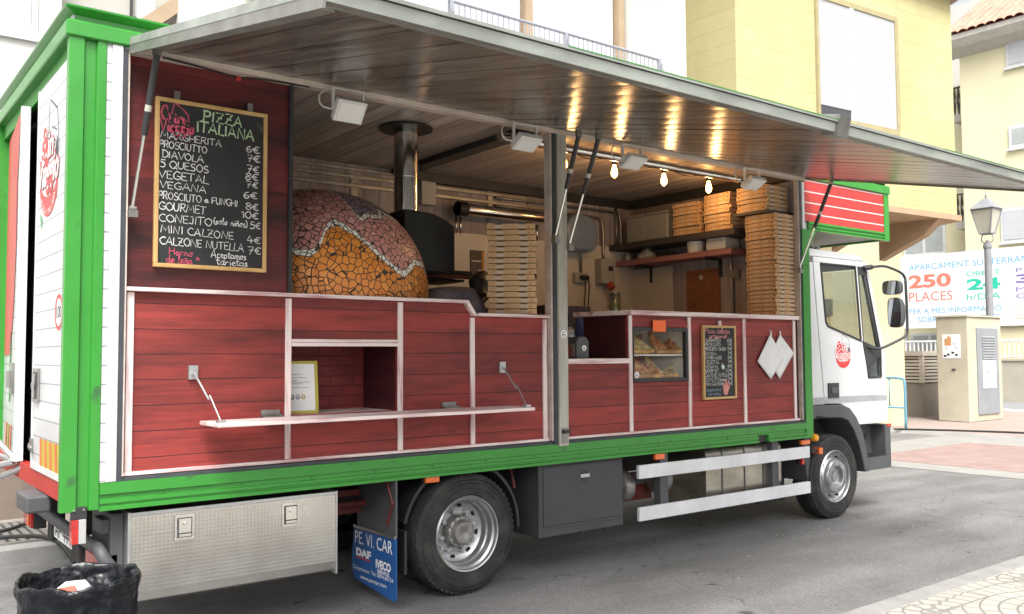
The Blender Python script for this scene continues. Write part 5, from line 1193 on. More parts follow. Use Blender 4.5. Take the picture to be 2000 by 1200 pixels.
for i in range(1, 25):
    t = math.pi/2*i/24; pr.append((max(.79*math.cos(t)**(2/2.15), .0008), 1.97+.76*math.sin(t)**(2/2.15)))
b.lathe(pr, (1.75,.85,0), 'z', 96); b.build('dome', mosaic(), OV, smooth=True)
b = MB(); b.box(1.15,2.35,.6,1.6,.952,1.735); b.build('stand', M_dkgrey, OV)
M_soot = pm('black_iron', (.012,.012,.013), .5, .3, dark=(.025,.024,.023), scale=5)
b = MB()
hp = [(2.30,2.19),(2.73,2.19),(2.73,2.53),(2.66,2.575),(2.55,2.61),(2.45,2.62),(2.30,2.625)]
b.prism(hp, 'y', .56, 1.14); b.build('hood', M_soot, OV, bevel=.01)
b = MB(); b.box(2.36, 3.06, .80, 1.25, 2.195, 2.235); b.box(2.40, 3.03, .785, .799, 2.17, 2.194, 1); b.box(2.38, 3.0, .83, 1.2, 2.15, 2.17, 0); b.build('ledge', [M_soot, M_redmetal], OV, bevel=.006)
b = MB(); b.lathe([(.09,2.5),(.09,3.283)], (2.46,.81,0), 'z', 40)
for z in (2.9,): b.lathe([(.09,z),(.0925,z+.004),(.09,z+.008)], (2.46,.81,0), 'z', 40)
b.build('chimney', M_chrome, OV, smooth=True)
b = MB(); b.lathe([(.0915,3.262),(.2,3.262),(.2,3.275),(.0915,3.275)], (2.46,.81,0), 'z', 40); b.build('chimney_collar', M_soot, OV)
b = MB(); b.box(2.57, 3.3, .95, 1.4, 2.06, 2.10); b.box(2.6, 3.25, .98, 1.36, .952, 2.06); b.build('front_table', pm('steel_table', (.5,.48,.42), .3, .6, scale=3), OV)

# ---------------------------------------------------------------- person bending over the oven table
def skin(name, V, E_, rad, mat, par, sub=2, root=0, roundish=True):
    V = [(p[0], p[1], p[2]+.135*min(1, max(0, (p[2]-1.0)/.5))) for p in V]
    me = bpy.data.meshes.new(name); me.from_pydata(V, E_, []); me.materials.append(mat)
    o = bpy.data.objects.new(name, me); col.objects.link(o)
    md = o.modifiers.new('skin', 'SKIN'); md.use_smooth_shade = True; md.branch_smoothing = .4
    for i, r_ in enumerate(rad):
        sv = me.skin_vertices[0].data[i]; sv.radius = r_ if isinstance(r_, tuple) else (r_, r_); sv.use_root = (i == root)
    sb = o.modifiers.new('smooth', 'SUBSURF'); sb.levels = sub; sb.render_levels = sub
    o.parent = par; o.matrix_parent_inverse = Matrix.Translation(-WLOC[par.name]); WLOC[o.name] = Vector((0,0,0))
    return o
PE = thing('person', (2.6, .7, .95), 'person in grey top with dark hair bending down behind the counter', 'person')
M_skin = pm('skin_tone', (.38,.2,.14), .5, dark=(.34,.16,.11), scale=12)
M_shirt = pm('grey_jersey', (.24,.205,.225), .9, dark=(.14,.12,.135), scale=7, stretch=(1,1,1), bump=.9, bscale=11)
M_trou = pm('dark_trousers', (.03,.03,.04), .85)
M_hair = pm('dark_hair', (.014,.011,.010), .4, dark=(.04,.028,.022), scale=30, stretch=(4,4,.5), bump=.4, bscale=60, bstretch=(4,4,.4))
V = [(2.56,.70,1.60),(2.60,.69,1.74),(2.70,.66,1.86),(2.84,.64,1.885),(2.95,.655,1.88),(3.02,.67,1.91),(3.06,.68,1.97),
     (2.82,.47,1.86),(2.86,.42,1.68),(3.0,.50,1.78),(2.86,.83,1.86),(2.92,.90,1.68),(3.04,.86,1.80),
     (2.55,.60,1.50),(2.60,.58,1.22),(2.55,.60,.99),(2.66,.58,.965),(2.55,.81,1.50),(2.60,.82,1.22),(2.55,.81,.99),(2.66,.82,.965)]
Ed = [(0,1),(1,2),(2,3),(3,4),(4,5),(5,6),(3,7),(7,8),(8,9),(3,10),(10,11),(11,12),(0,13),(13,14),(14,15),(15,16),(0,17),(17,18),(18,19),(19,20)]
rd = [.13,.13,.13,.11,.06,.08,.085,.06,.042,.03,.06,.042,.03,.09,.06,.042,.035,.09,.06,.042,.035]
skin('body', V, Ed, rd, M_skin, PE)
Vs = [(2.56,.70,1.58),(2.59,.69,1.72),(2.67,.66,1.845),(2.79,.64,1.90),(2.90,.65,1.875),(2.82,.46,1.84),(2.865,.405,1.70),(2.92,.43,1.74),(2.87,.85,1.85),(2.93,.92,1.70)]
skin('shirt', Vs, [(0,1),(1,2),(2,3),(3,4),(3,5),(5,6),(6,7),(3,8),(8,9)], [.15,.16,.165,.145,.105,.085,.065,.05,.085,.06], M_shirt, PE)
skin('trousers', [V[0],V[13],V[14],(2.55,.60,1.03),V[17],V[18],(2.55,.81,1.03)], [(0,1),(1,2),(2,3),(0,4),(4,5),(5,6)], [.15,.115,.08,.065,.115,.08,.065], M_trou, PE)
skin('hair', [(2.965,.65,1.90),(3.01,.655,1.985),(3.055,.67,2.045),(3.11,.68,2.0),(2.99,.62,1.86)], [(0,1),(1,2),(2,3),(0,4)], [.08,.095,.085,.07,.05], M_hair, PE)
for (hx, hy, hz) in ((3.0,.50,1.78), (3.04,.86,1.80)):
    Vh = [(hx,hy,hz),(hx+.05,hy,hz-.01)]; Eh = [(0,1)]; rh = [.028,.03]
    for f in range(4):
        y = hy-.03+f*.02; i = len(Vh); ln = (.07,.08,.075,.058)[f]
        Vh += [(hx+.085,y,hz-.012),(hx+.085+ln*.55,y,hz-.02),(hx+.085+ln,y,hz-.04)]; Eh += [(1,i),(i,i+1),(i+1,i+2)]; rh += [.0095,.0085,.0075]
    i = len(Vh); Vh += [(hx+.03,hy+.045,hz-.012),(hx+.065,hy+.06,hz-.022)]; Eh += [(0,i),(i,i+1)]; rh += [.011,.009]
    skin('hand', Vh, Eh, rh, M_skin, PE, 1)

# ---------------------------------------------------------------- pizza boxes
M_kraft = pm('kraft_card', (.56,.36,.19), .8, dark=(.46,.29,.15), scale=7, bump=.06, bscale=90)
M_slot_shade = pm('box_slot_seam_shade', (.03,.02,.015), .9)
M_prb = pm('box_print_grey', (.42,.40,.38), .7, dark=(.56,.36,.19), scale=60, lo=.42, hi=.55)
M_prr = pm('box_print_brown', (.36,.17,.08), .7, dark=(.58,.36,.17), scale=45, lo=.42, hi=.6)
def box_mesh(S, H):
    b = MB(); s = S/2
    b.box(-s+.005, s-.005, -s+.005, s-.005, 0, H*.3, 1); b.box(-s, s, -s, s, H*.1, H-.001, 0)  # dark inset foot paints the shadow line between stacked boxes
    for k in range(4):
        Mx = Matrix.Rotation(k*math.pi/2, 4, 'Z'); o = Mx @ Vector((-s, -s-.0008, 0)); u = Mx.to_3x3() @ X; v = Z
        def fl(x0, x1, z0, z1, mi, lift=.0004): b.flat([(x0*S,z0*H),(x1*S,z0*H),(x1*S,z1*H),(x0*S,z1*H)], o, u, v, mi, lift)
        if k in (0, 2):
            for c in (.25, .73): fl(c-.075, c+.075, .86, .975, 1); fl(c-.085, c+.09, .28, .72, 2)
            for c in (.12, .9): b.flat([((c-.06)*S,.25*H),((c+.06)*S,.25*H),((c+.03)*S,.7*H),(c*S,.82*H),((c-.035)*S,.6*H)], o, u, v, 3, .0004)
            b.ribbon([((.42+.02*i)*S, (.4+.14*math.sin(i*1.1))*H) for i in range(9)], .07*H, o, u, v, 3, .0005)
        else:
            fl(.05, .1, .55, .8, 1); fl(.9, .95, .55, .8, 1); fl(.25, .42, .3, .7, 2); fl(.6, .75, .3, .7, 2)
            b.ribbon([((.47+.015*i)*S, (.5+.14*math.sin(i*1.3))*H) for i in range(7)], .07*H, o, u, v, 3, .0005)
    o = b.build('pizza_box', [M_kraft, M_slot_shade, M_prb, M_prr]); me = o.data; bpy.data.objects.remove(o); return me
ME_A, ME_B = box_mesh(.345, .0405), box_mesh(.325, .0392)
ME_C = box_mesh(.33, .04)
def stack(me, H, x, y, z, n, rz, label, top, group, jx=.004, jr=1.2, lean=(0,0)):
    for k in range(n):
        o = bpy.data.objects.new('pizza_box', me); col.objects.link(o)
        g = math.sin(k*1.7)*.4+rnd.uniform(-1, 1)
        o.location = (x+g*jx+lean[0]*k, y+rnd.uniform(-jx, jx)*.4+lean[1]*k, z+k*H+.0006); o.rotation_euler.z = rz+R(rnd.uniform(-jr, jr))
        tag(o, top if k == n-1 else label, 'pizza box', group)
stack(ME_A, .0405, 3.035, .262, 1.867, 16, -.68, 'flat kraft pizza box in the stack left of the centre post', 'topmost kraft pizza box of the stack left of the centre post', 'pizza boxes stacked beside the centre post', .010, 2.6, (-.0010, -.0008))
stack(ME_B, .0392, 6.06, .215, 1.9265, 24, 0, 'flat kraft pizza box in the tall counter stack under the shelf end', 'topmost kraft pizza box of the tall counter stack at the truck front', 'pizza boxes in the tall stack on the right counter', .008, 1.8)
for (y, n, a, w_) in ((1.11, 8, .05, 'beside the grey storage box'), (.70, 9, -.04, 'second along the high shelf from the storage box'), (.345, 8, .03, 'near the open side of the high shelf')):
    if y == .345: continue
    stack(ME_C, .04, 6.05, y, 2.776, n, a, 'pizza box in the high shelf stack '+w_, 'top pizza box of the high stack '+w_, 'pizza boxes on the high shelf', .012, 3)
stack(ME_C, .04, 6.05, .30, 2.90, 6, .03, 'pizza box in the small stack above the tall counter stack', 'top pizza box of the small stack above the counter stack', 'pizza boxes on the high shelf', .010, 3)

# ---------------------------------------------------------------- shelves and what stands on them (end wall)
b = MB(); b.box(5.86, 6.238, .48, 2.19, 2.715, 2.775); b.box(5.86, 6.238, .1, .479, 2.875, 2.899); b.box(6.0,6.238,.46,.479,2.775,2.875)
tag(b.build('high_shelf', pm('charcoal_shelf', (.05,.045,.045), .6), None), 'dark high shelf on the end wall carrying pizza boxes', 'shelf')
ps_ = thing('wall_shelf', (6.1, 1.4, 2.545), 'long pink wooden shelf with white bucket on the end wall', 'shelf')
b = MB(); b.box(5.95, 6.236, .60, 2.18, 2.545, 2.60); b.build('board', pm('pink_board', (.36,.17,.16), .55, dark=(.27,.11,.11), scale=4, stretch=(3,.4,1)), ps_, bevel=.004)
for y in (.95, 1.9):
    b = MB(); b.box(6.21, 6.236, y-.015, y+.015, 2.36, 2.544); b.box(6.0, 6.2095, y-.012, y+.012, 2.52, 2.544); b.build('bracket', M_black, ps_)
b = MB(); b.box(5.9, 6.22, 1.36, 1.95, 2.776, 3.04); b.box(5.885, 6.225, 1.345, 1.965, 3.041, 3.065); tag(b.build('storage_box', pm('grey_crate', (.3,.3,.27), .55, dark=(.24,.24,.22), scale=4), bevel=.015), 'closed grey plastic storage box at the dark end of the high shelf', 'storage box')
bk = thing('bucket', (6.06, 1.12, 2.601), 'white plastic bucket with red lettering on the pink shelf', 'bucket')
b = MB(); b.lathe([(.0005,2.602),(.085,2.602),(.10,2.80),(.108,2.802),(.108,2.83),(.1,2.835),(.0005,2.832)], (6.06,1.12,0), 'z', 32); b.build('pail', pm('white_plastic', (.74,.72,.68), .4, scale=5, var=.1), bk, smooth=True, auto=35)
b = MB(); th = R(232)
V_, F_ = glyphs('nutella', .035); w_ = max(p[0] for p in V_)
i0 = len(b.v)
for p in V_:
    a = R(229)+(p[0]/w_-.5)*R(72); z_ = 2.73+p[1]*.055; rr_ = .0965+(z_-2.73)*.07
    b.v.append((6.06+rr_*math.cos(a), 1.12+rr_*math.sin(a), z_))
for f in F_: b.face([i0+k for k in f])
b.build('lettering', M_print_red, bk)
b = MB(); b.box(5.98, 6.2, .69, .93, 2.601, 2.70); b.prism([(.69,2.7),(.93,2.7),(.9,2.755),(.72,2.765)], 'x', 5.98, 6.2); tag(b.build('plastic_tub', MATS['white_plastic'], bevel=.012, seg=3), 'white plastic tub beside the bucket on the pink shelf', 'tub')
b = MB(); b.lathe([(.0005,0),(.09,0),(.11,.03),(.1,.07),(.05,.12),(.03,.16),(.045,.2),(.0005,.19)], (0,0,0), 'z', 14)
b.v = [(6.08+p[0]*(1+.25*math.sin(5*math.atan2(p[1],p[0]+1e-6)+p[2]*30))*.8, 1.82+p[1], 2.601+p[2]*.85) for p in b.v]
tag(b.build('plastic_bag', pm('milky_bag', (.55,.54,.47), .4, dark=(.4,.42,.33), scale=9), smooth=True), 'knotted pale plastic bag sitting on the pink shelf', 'bag')
b = MB(); b.lathe([(.0005,0),(.03,0),(.035,.05),(.015,.08),(.0005,.08)], (6.05,2.08,2.601), 'z', 14); tag(b.build('spice_jar', MATS['milky_bag'], smooth=True, auto=40), 'small pale jar at the far left end of the pink shelf', 'jar')
b = MB()
for k in range(7): b.tube(catmull([(5.99+rnd.uniform(0,.16), 1.42+rnd.uniform(0,.24), 2.612+rnd.uniform(0,.025)) for _ in range(4)], 4), .014, 6)
tag(b.build('tongs', M_black, smooth=True), 'dark kitchen tools lying in a heap on the pink shelf', 'utensils')
cb = thing('notice_board', (6.235, 1.18, 1.75), 'brown cork notice board on the end wall below the shelf', 'notice board')
b = MB(); b.box(6.221, 6.238, .965, 1.40, 1.72, 2.45); b.build('cork', pm('cork_brown', (.3,.12,.05), .8, dark=(.2,.08,.035), scale=20), cb)
b = MB(); b.cyl((6.22,1.2,2.37),(6.2155,1.2,2.37), .025, n=16); b.build('badge', MATS['milky_bag'], cb)

# ---------------------------------------------------------------- back wall fittings
pd = thing('towel_dispenser', (5.3, 2.1, 2.66), 'rounded blue paper roll dispenser on the back wall by the post', 'dispenser')
M_blue = pm('blue_grey_plastic', (.2,.26,.33), .25, dark=(.15,.2,.27), scale=4, coat=.3)
b = MB(); b.prism(arc(5.29,2.86,.22,.19,-25,205,26)+[(5.09,2.7),(5.14,2.665),(5.44,2.665),(5.49,2.7)], 'y', 1.98, 2.184); b.build('case', M_blue, pd, bevel=.03, seg=4)
b = MB()
for k in range(9): b.prism([(5.15+k*.03,2.664),(5.165+k*.03,2.65),(5.18+k*.03,2.664)], 'y', 2.0, 2.1)
b.build('cutter', M_blue, pd)
def wallbox(x0, x1, z0, z1, mat, nm, label, cat, y=2.12):
    b = MB(); b.box(x0, x1, y, 2.184, z0, z1); return tag(b.build(nm, mat, None, bevel=.008), label, cat)
M_plg = pm('grey_fitting', (.4,.39,.36), .45, dark=(.33,.32,.3), scale=5)
wallbox(3.40, 3.56, 2.98, 3.2, M_plg, 'junction_box', 'plain grey junction box beside the oven chimney', 'junction box', 2.1)
so = thing('power_socket', (5.41, 2.15, 2.34), 'grey double power socket with two black plugs on the back wall', 'socket')
b = MB(); b.box(5.32, 5.50, 2.13, 2.184, 2.34, 2.45); b.build('case', M_plg, so, bevel=.006)
for x in (5.40, 5.455):
    b = MB(); b.cyl((x,2.129,2.40),(x,2.09,2.39), .026, n=14); b.tube(catmull([(x,2.09,2.385),(x+.01,2.08,2.33),(x+.02,2.1,2.2),(x+.015,2.12,2.0)],4), .007, 6); b.build('plug', M_black, so)
sw = thing('switch_box', (5.74, 2.14, 2.34), 'pale electrical switch box with red socket on the back wall', 'switch box')
b = MB(); b.box(5.64, 5.84, 2.07, 2.184, 2.34, 2.61); b.build('case', M_plg, sw, bevel=.012)
b = MB(); b.box(5.74, 5.80, 2.062, 2.0695, 2.48, 2.53); b.build('rocker', M_black, sw)
b = MB(); b.cyl((5.77,2.09,2.34),(5.77,2.05,2.29), .04, n=16); b.build('red_socket', pm('red_plastic', (.4,.05,.035), .4), sw)
sd_ = thing('soap_dispenser', (5.86, 2.1, 2.06), 'clear dispenser half full of green liquid on the back wall', 'dispenser')
b = MB(); b.lathe([(.0005,2.06),(.055,2.06),(.055,2.13),(.0005,2.13)], (5.87,2.11,0), 'z', 20); b.build('liquid', pm('green_liquid', (.3,.42,.12), .2, scale=5), sd_, smooth=True, auto=40)
b = MB(); b.lathe([(.058,2.055),(.058,2.22),(.045,2.235)], (5.87,2.11,0), 'z', 20); b.build('bottle', glass('clear_plastic', (.85,.88,.84), .4), sd_, smooth=True)
b = MB(); b.lathe([(.06,2.236),(.06,2.255),(.0005,2.26)], (5.87,2.11,0), 'z', 20); b.build('cap', M_steel, sd_, smooth=True, auto=40)
hd = thing('exhaust_tube', (4.3, 2.05, 2.95), 'shiny horizontal steel tube on two legs along the back wall', 'tube')
b = MB(); b.tube([(3.82,2.02,2.96),(4.84,2.02,2.96)], .058, 20); b.build('tube', M_chrome, hd, smooth=True, auto=50)
b = MB()
b.lathe([(.07,0),(.07,.1),(.0005,.1)], (3.74,2.02,2.96), 'x', 18); b.build('end_cap', M_soot, hd)
for x in (3.78, 4.72):
    b = MB(); b.tube([(x,2.1,2.9),(x,2.1,2.74)], .014, 8); b.tube([(x+.05,2.1,2.9),(x+.05,2.1,2.74)], .014, 8); b.build('leg', M_chrome, hd, smooth=True)
po = thing('poster', (4.08, 2.18, 2.38), 'small dark poster with yellow edge on the back wall', 'poster')
b = MB(); b.box(4.0, 4.16, 2.172, 2.184, 2.36, 2.60); b.build('sheet', pm('poster_dark', (.05,.035,.03), .5, dark=(.09,.06,.05), scale=25), po)
b = MB(); b.box(4.13, 4.158, 2.168, 2.1715, 2.4, 2.59); b.build('yellow_edge', pm('poster_yellow', (.55,.25,.03), .5), po)
b = MB(); b.box(4.01,4.12,2.168,2.1715,2.49,2.50); b.ball((4.1,2.17,2.39), .025, 10); b.build('print', M_paper, po)

# ---------------------------------------------------------------- work table behind the low counter
wt = thing('work_table', (4.2, 1.0, .95), 'steel work table behind the low part of the counter', 'table')
b = MB(); b.box(3.35, 4.9, .62, 1.6, 1.645, 1.68); b.build('top', MATS['steel_table'], wt)
for x in (3.4, 4.82):
    for y in (.66, 1.54): b = MB(); b.box(x, x+.04, y, y+.04, .952, 1.644); b.build('leg', M_steel, wt)
b = MB(); b.box(4.18, 4.72, 1.25, 1.58, 1.681, 2.03); cm = tag(b.build('coffee_machine', pm('brown_black_case', (.04,.025,.022), .4), None, bevel=.01), 'dark boxy machine on the work table below the socket', 'machine')
b = MB(); b.box(3.5, 4.0, .7, 1.0, 1.681, 1.70); b.box(3.4, 3.97, .625, .64, 1.4, 1.64, 0); tag(b.build('chopping_board', pm('pale_board', (.4,.33,.26), .6, scale=5), None, bevel=.004), 'pale chopping board on the steel work table', 'board')
def bottle(x, y, z, r, h, mats, label, neck=.35):
    t = thing('bottle', (x, y, z), label, 'bottle')
    b = MB(); b.lathe([(.0005,z),(r,z),(r,z+h*.62),(r*neck,z+h*.8),(r*neck,z+h*.88)], (x,y,0), 'z', 20); b.build('body', mats[0], t, smooth=True, auto=40)
    b = MB(); b.lathe([(r*neck*1.1,z+h*.88),(r*neck*1.1,z+h),(.0005,z+h)], (x,y,0), 'z', 16); b.build('cap', mats[1], t, smooth=True, auto=40)
    if len(mats) > 2:
        b = MB(); b.lathe([(r+.001,z+h*.12),(r+.001,z+h*.58)], (x,y,0), 'z', 20); b.build('label_band', mats[2], t, smooth=True)
bottle(4.30, .95, 1.681, .042, .27, [pm('blue_bottle', (.04,.06,.22), .25), M_print_w, pm('blue_label', (.05,.09,.35), .5)], 'blue labelled bottle standing among the bottles on the work table', .4)
bottle(4.18, .95, 1.681, .03, .24, [M_black, M_black, MATS['milky_bag']], 'slim dark bottle with pale label behind the counter gap')
bottle(4.42, .93, 1.681, .038, .23, [pm('olive_bottle', (.12,.1,.03), .3), pm('yellow_cap', (.45,.35,.05), .4)], 'olive bottle with yellow cap beside the blue bottle')
bottle(3.92, .9, 1.681, .033, .2, [M_steel, M_black], 'short steel bottle nearest the centre post')
nd = thing('napkin_dispenser', (3.56, .25, 1.552), 'dark grey napkin dispenser with white tissue on the low counter', 'napkin dispenser')
b = MB(); b.prism([(3.50,1.552),(3.625,1.552),(3.625,1.68),(3.60,1.715),(3.525,1.715),(3.50,1.68)], 'y', .09, .36); b.build('case', M_dkgrey, nd, bevel=.008)
b = MB(); b.box(3.4965, 3.4995, .11, .34, 1.565, 1.665); b.build('front_plate', pm('print_photo', (.3,.1,.06), .4, dark=(.22,.22,.22), scale=14, lo=.45, hi=.55), nd)
b = MB(); b.poly([(3.53,.2,1.712),(3.60,.22,1.712),(3.59,.26,1.76),(3.555,.18,1.775)]); b.poly([(3.53,.2,1.712),(3.555,.18,1.775),(3.53,.30,1.752),(3.52,.31,1.712)]); b.poly([(3.60,.22,1.712),(3.59,.26,1.76),(3.555,.18,1.775)]); b.build('tissue', M_paper, nd)
sticker(Vector((3.575,.0895,1.63)), X, Z, .022, nd)

# ---------------------------------------------------------------- display cabinet in the right counter
dc = thing('display_cabinet', (4.35, .25, 1.363), 'black framed glass display cabinet with pizza slices in the counter', 'display cabinet')
b = MB()
for q in ((4.036,4.67,1.765,1.793),(4.036,4.67,1.364,1.39),(4.036,4.046,1.391,1.764),(4.645,4.67,1.391,1.764)): b.box(q[0],q[1],.03,.07,q[2],q[3])
b.build('frame', M_black, dc, bevel=.003)
M_case = pm('cabinet_lining', (.82,.78,.70), .35, dark=(.76,.72,.64), scale=3)
b = MB(); b.box(4.037, 4.669, .46, .48, 1.365, 1.79); b.box(4.037, 4.05, .071, .459, 1.365, 1.79); b.box(4.656, 4.669, .071, .459, 1.365, 1.79); b.box(4.051, 4.655, .071, .459, 1.365, 1.389); b.build('lining', M_case, dc)
b = MB(); b.box(4.051, 4.655, .09, .44, 1.57, 1.578); b.box(4.047, 4.644, .072, .085, 1.568, 1.58, 1); b.build('glass_shelf', [glass('shelf_glass', (.9,.93,.9), .3), M_print_w], dc)
b = MB(); b.box(4.0465, 4.6445, .046, .049, 1.391, 1.764); b.build('glass_front', glass('case_glass', (.98,.98,.97), .1), dc)
b = MB(); b.box(4.28, 4.31, .40, .41, 1.4, 1.565); b.box(4.28, 4.31, .40, .41, 1.58, 1.76); b.build('blue_strip', pm('blue_strip', (.08,.12,.3), .5), dc)
sticker(Vector((4.085,.0455,1.42)), X, Z, .026, dc)
b = MB(); b.box(4.42, 4.62, .44, .446, 1.5, 1.565); b.box(4.42, 4.62, .44, .446, 1.4, 1.47, 1); b.build('back_sheet', [pm('pink_sheet', (.45,.2,.2), .6), pm('teal_sheet', (.12,.2,.18), .6)], dc)
M_dough = pm('baked_dough', (.66,.43,.19), .6, dark=(.42,.21,.08), scale=18, lo=.35, hi=.65, bump=.4, bscale=40)
M_top1 = pm('ham_topping', (.68,.42,.18), .5, dark=(.42,.1,.05), scale=26, lo=.42, hi=.58, bump=.6, bscale=40)
M_top2 = pm('cheese_topping', (.78,.66,.34), .45, dark=(.4,.24,.1), scale=24, lo=.38, hi=.55, bump=.6, bscale=40)
def slice_(x, y, z, rot, tilt, L_, mat, label, W=.13):
    M = Matrix.Translation((x,y,z)) @ Matrix.Rotation(rot,4,'Z') @ Matrix.Rotation(tilt,4,'X')
    t = thing('pizza_slice', (x,y,z), label, 'pizza slice', 'pizza slices in the display cabinet')
    b = MB(); n_ = 7; rows = []
    for i in range(n_+1):
        f = i/n_; w = W*f+.006; row = []
        for j in range(7):
            g = j/6*2-1; row.append(b.vert(M @ Vector((g*w*.5+rnd.uniform(-.004,.004), L_*(1-f)+.0, .018+rnd.uniform(-.004,.008)))))
        rows.append(row)
    for i in range(n_):
        for j in range(6): b.face((rows[i][j], rows[i][j+1], rows[i+1][j+1], rows[i+1][j]))
    b.build('topping', mat, t, smooth=True)
    b = MB(); b.prism([(-W*.5,0),(W*.5,0),(.003,L_),(-.003,L_)], 'z', 0, .016); b.v = [tuple(M @ Vector(p)) for p in b.v]; b.tube([tuple(M @ Vector((-W*.5+W*k/6, -.006-.008*math.sin(math.pi*k/6), .014))) for k in range(7)], [.012,.018,.019,.018,.02,.018,.012], 8); b.build('crust', M_dough, t)
slice_(4.185, .11, 1.60, R(-10), R(42), .24, M_top2, 'broad cheese pizza slice on the upper shelf left in the cabinet', .26)
slice_(4.22, .26, 1.64, R(-70), R(20), .26, M_top2, 'mushroom pizza slice at the back of the upper shelf', .2)
slice_(4.45, .13, 1.60, R(15), R(52), .2, M_top1, 'ham pizza slice leaning on the upper shelf by the orange card', .24)
slice_(4.55, .13, 1.595, R(-50), R(32), .2, M_top1, 'ham pizza slice at the right of the upper shelf', .2)
slice_(4.18, .12, 1.41, R(-8), R(50), .22, M_top1, 'browned pizza slice at the lower left by the sticker', .25)
slice_(4.27, .10, 1.402, R(-50), R(34), .24, M_top1, 'folded pizza slice in the lower left pile', .22)
slice_(4.40, .13, 1.41, R(15), R(50), .22, M_top2, 'pale pizza slice at the centre of the lower shelf', .2)
slice_(4.51, .11, 1.40, R(-60), R(26), .2, M_top2, 'pale pizza slice lying flat at the lower right', .17)
b = MB(); P_ = []
x0, x1, z0, z1 = 4.245, 4.40, 1.757, 1.853; k = 11
P_ += [(x0+(x1-x0)*i/k/1, z1-(.006 if i % 2 else 0)) for i in range(k)] + [(x1-(.006 if i % 2 else 0), z1-(z1-z0)*i/8) for i in range(8)] + [(x1-(x1-x0)*i/k, z0+(.006 if i % 2 else 0)) for i in range(k)] + [(x0+(.006 if i % 2 else 0), z0+(z1-z0)*i/8) for i in range(8)]
b.prism(P_, 'y', .022, .0245); tag(b.build('price_card', pm('orange_card', (.9,.16,.03), .6, var=.1)), 'blank orange zigzag-edged card above the display cabinet', 'price card')

# ---------------------------------------------------------------- boards with chalk writing
def chalkboard(x0, x1, z0, z1, fw_, label):
    t = thing('menu_board', ((x0+x1)/2, .04, z0), label, 'menu board')
    b = MB(); b.box(x0+fw_, x1-fw_, .030, .044, z0+fw_, z1-fw_); b.build('slate', M_slate, t)
    b = MB(); b.box(x0, x1, .018, .047, z1-fw_, z1); b.box(x0, x1, .018, .047, z0, z0+fw_); b.box(x0, x0+fw_, .018, .047, z0+fw_, z1-fw_); b.box(x1-fw_, x1, .018, .047, z0+fw_, z1-fw_); b.build('frame', M_pine, t, bevel=.004)
    return t
bg = chalkboard(.434, 1.06, 2.063, 2.985, .022, 'large framed chalkboard pizza menu on the dark red wall')
for x in (.545, .955):
    b = MB(); b.box(x-.016, x+.016, .02, .032, 2.986, 3.03); b.build('hanger', M_steel, bg)
b = MB(); o_ = Vector((0, .0298, 0))
def cl(s, x, z, h, w, mi=0, st=.0046, sl=-.02): chalk(b, s, o_, X, Z, x, z, h*.84, w, st, mi, sl)
for s, x, z, w, h in (('MARGHERITA',.462,2.765,.337,.044),('PROSCIUTTO',.456,2.713,.26,.046),('DIAVOLA',.469,2.659,.228,.046),('5 QUESOS',.462,2.605,.264,.048),('VEGETAL',.456,2.546,.27,.05),('VEGANA',.462,2.493,.255,.046),
    ('PROSCIUTO',.455,2.433,.233,.049),('e',.70,2.436,.026,.04),('FUNGHI',.743,2.431,.149,.043),('GOURMET',.459,2.373,.257,.052),('CONEJITO',.46,2.311,.289,.05),('(solo ni\u00f1os)',.755,2.32,.195,.046),('MINI CALZONE',.47,2.249,.402,.05),('CALZONE NUTELLA',.466,2.187,.466,.05),
    ('6€',.934,2.75,.085,.045),('7€',.942,2.696,.08,.045),('7€',.94,2.636,.08,.045),('8€',.93,2.592,.085,.045),('7€',.936,2.546,.08,.043),('6€',.923,2.483,.085,.045),('8€',.932,2.417,.085,.046),('10€',.912,2.369,.105,.046),('5€',.962,2.312,.07,.046),('4€',.944,2.228,.09,.046),('7€',.95,2.167,.085,.048),
    ('Aceptamos',.741,2.133,.204,.05),('tarjetas',.772,2.095,.182,.048)): cl(s, x, z, h, w)
cl('PIZZA', .69, 2.893, .068, .23, 1, .0085); cl('ITALIANA', .652, 2.825, .07, .335, 1, .0085)
cl('Horno', .514, 2.134, .046, .13, 2); cl('de le\u00f1a !!', .5, 2.092, .046, .18, 2)
def rb_(pts, mi, w=.005): b.ribbon(catmull(pts, 4), w, o_, X, Z, mi, .0015)
# chalk emblem: truck outline, slice and double-stroke name
for d in (0, .006):
    rb_([(.47+d,2.935),(.462+d,2.90),(.475+d,2.87),(.50,2.862),(.515-d,2.88),(.50,2.91),(.487+d,2.945),(.47+d,2.935)], 2)
rb_([(.52,2.9),(.535,2.962),(.56,2.955)], 2); rb_([(.535,2.962),(.58,2.935),(.605,2.91),(.612,2.87)], 2); rb_([(.59,2.92),(.612,2.905)], 2); rb_([(.58,2.89),(.6,2.87)], 2)
chalk(b, 'in', o_, X, Z, .53, 2.853, .07, .065, .011, 2); chalk(b, 'Viaggio', o_, X, Z, .458, 2.805, .07, .185, .011, 2)
rb_([(.525,2.785),(.55,2.79),(.545,2.772),(.56,2.78)], 2)
rb_([(1.0,2.925),(1.01,2.895),(1.025,2.88),(1.02,2.91),(1.0,2.925)], 3, .004); rb_([(1.025,2.88),(1.03,2.905),(1.04,2.92)], 3, .004); rb_([(1.025,2.88),(1.04,2.885)], 3, .004)
b.recalc = False; b.build('chalk_writing', [M_chalk, M_chalkg, M_chalkr, pm('chalk_dim_green', (.12,.17,.1), .9)], bg)
bs2 = chalkboard(4.845, 5.272, 1.2, 1.82, .02, 'small narrow framed chalkboard menu on the right counter')
b = MB(); b.box(5.045, 5.06, .02, .03, 1.821, 1.86); b.box(5.066, 5.08, .02, .03, 1.821, 1.86); b.build('hanger', M_pinkv, bs2)
b = MB()
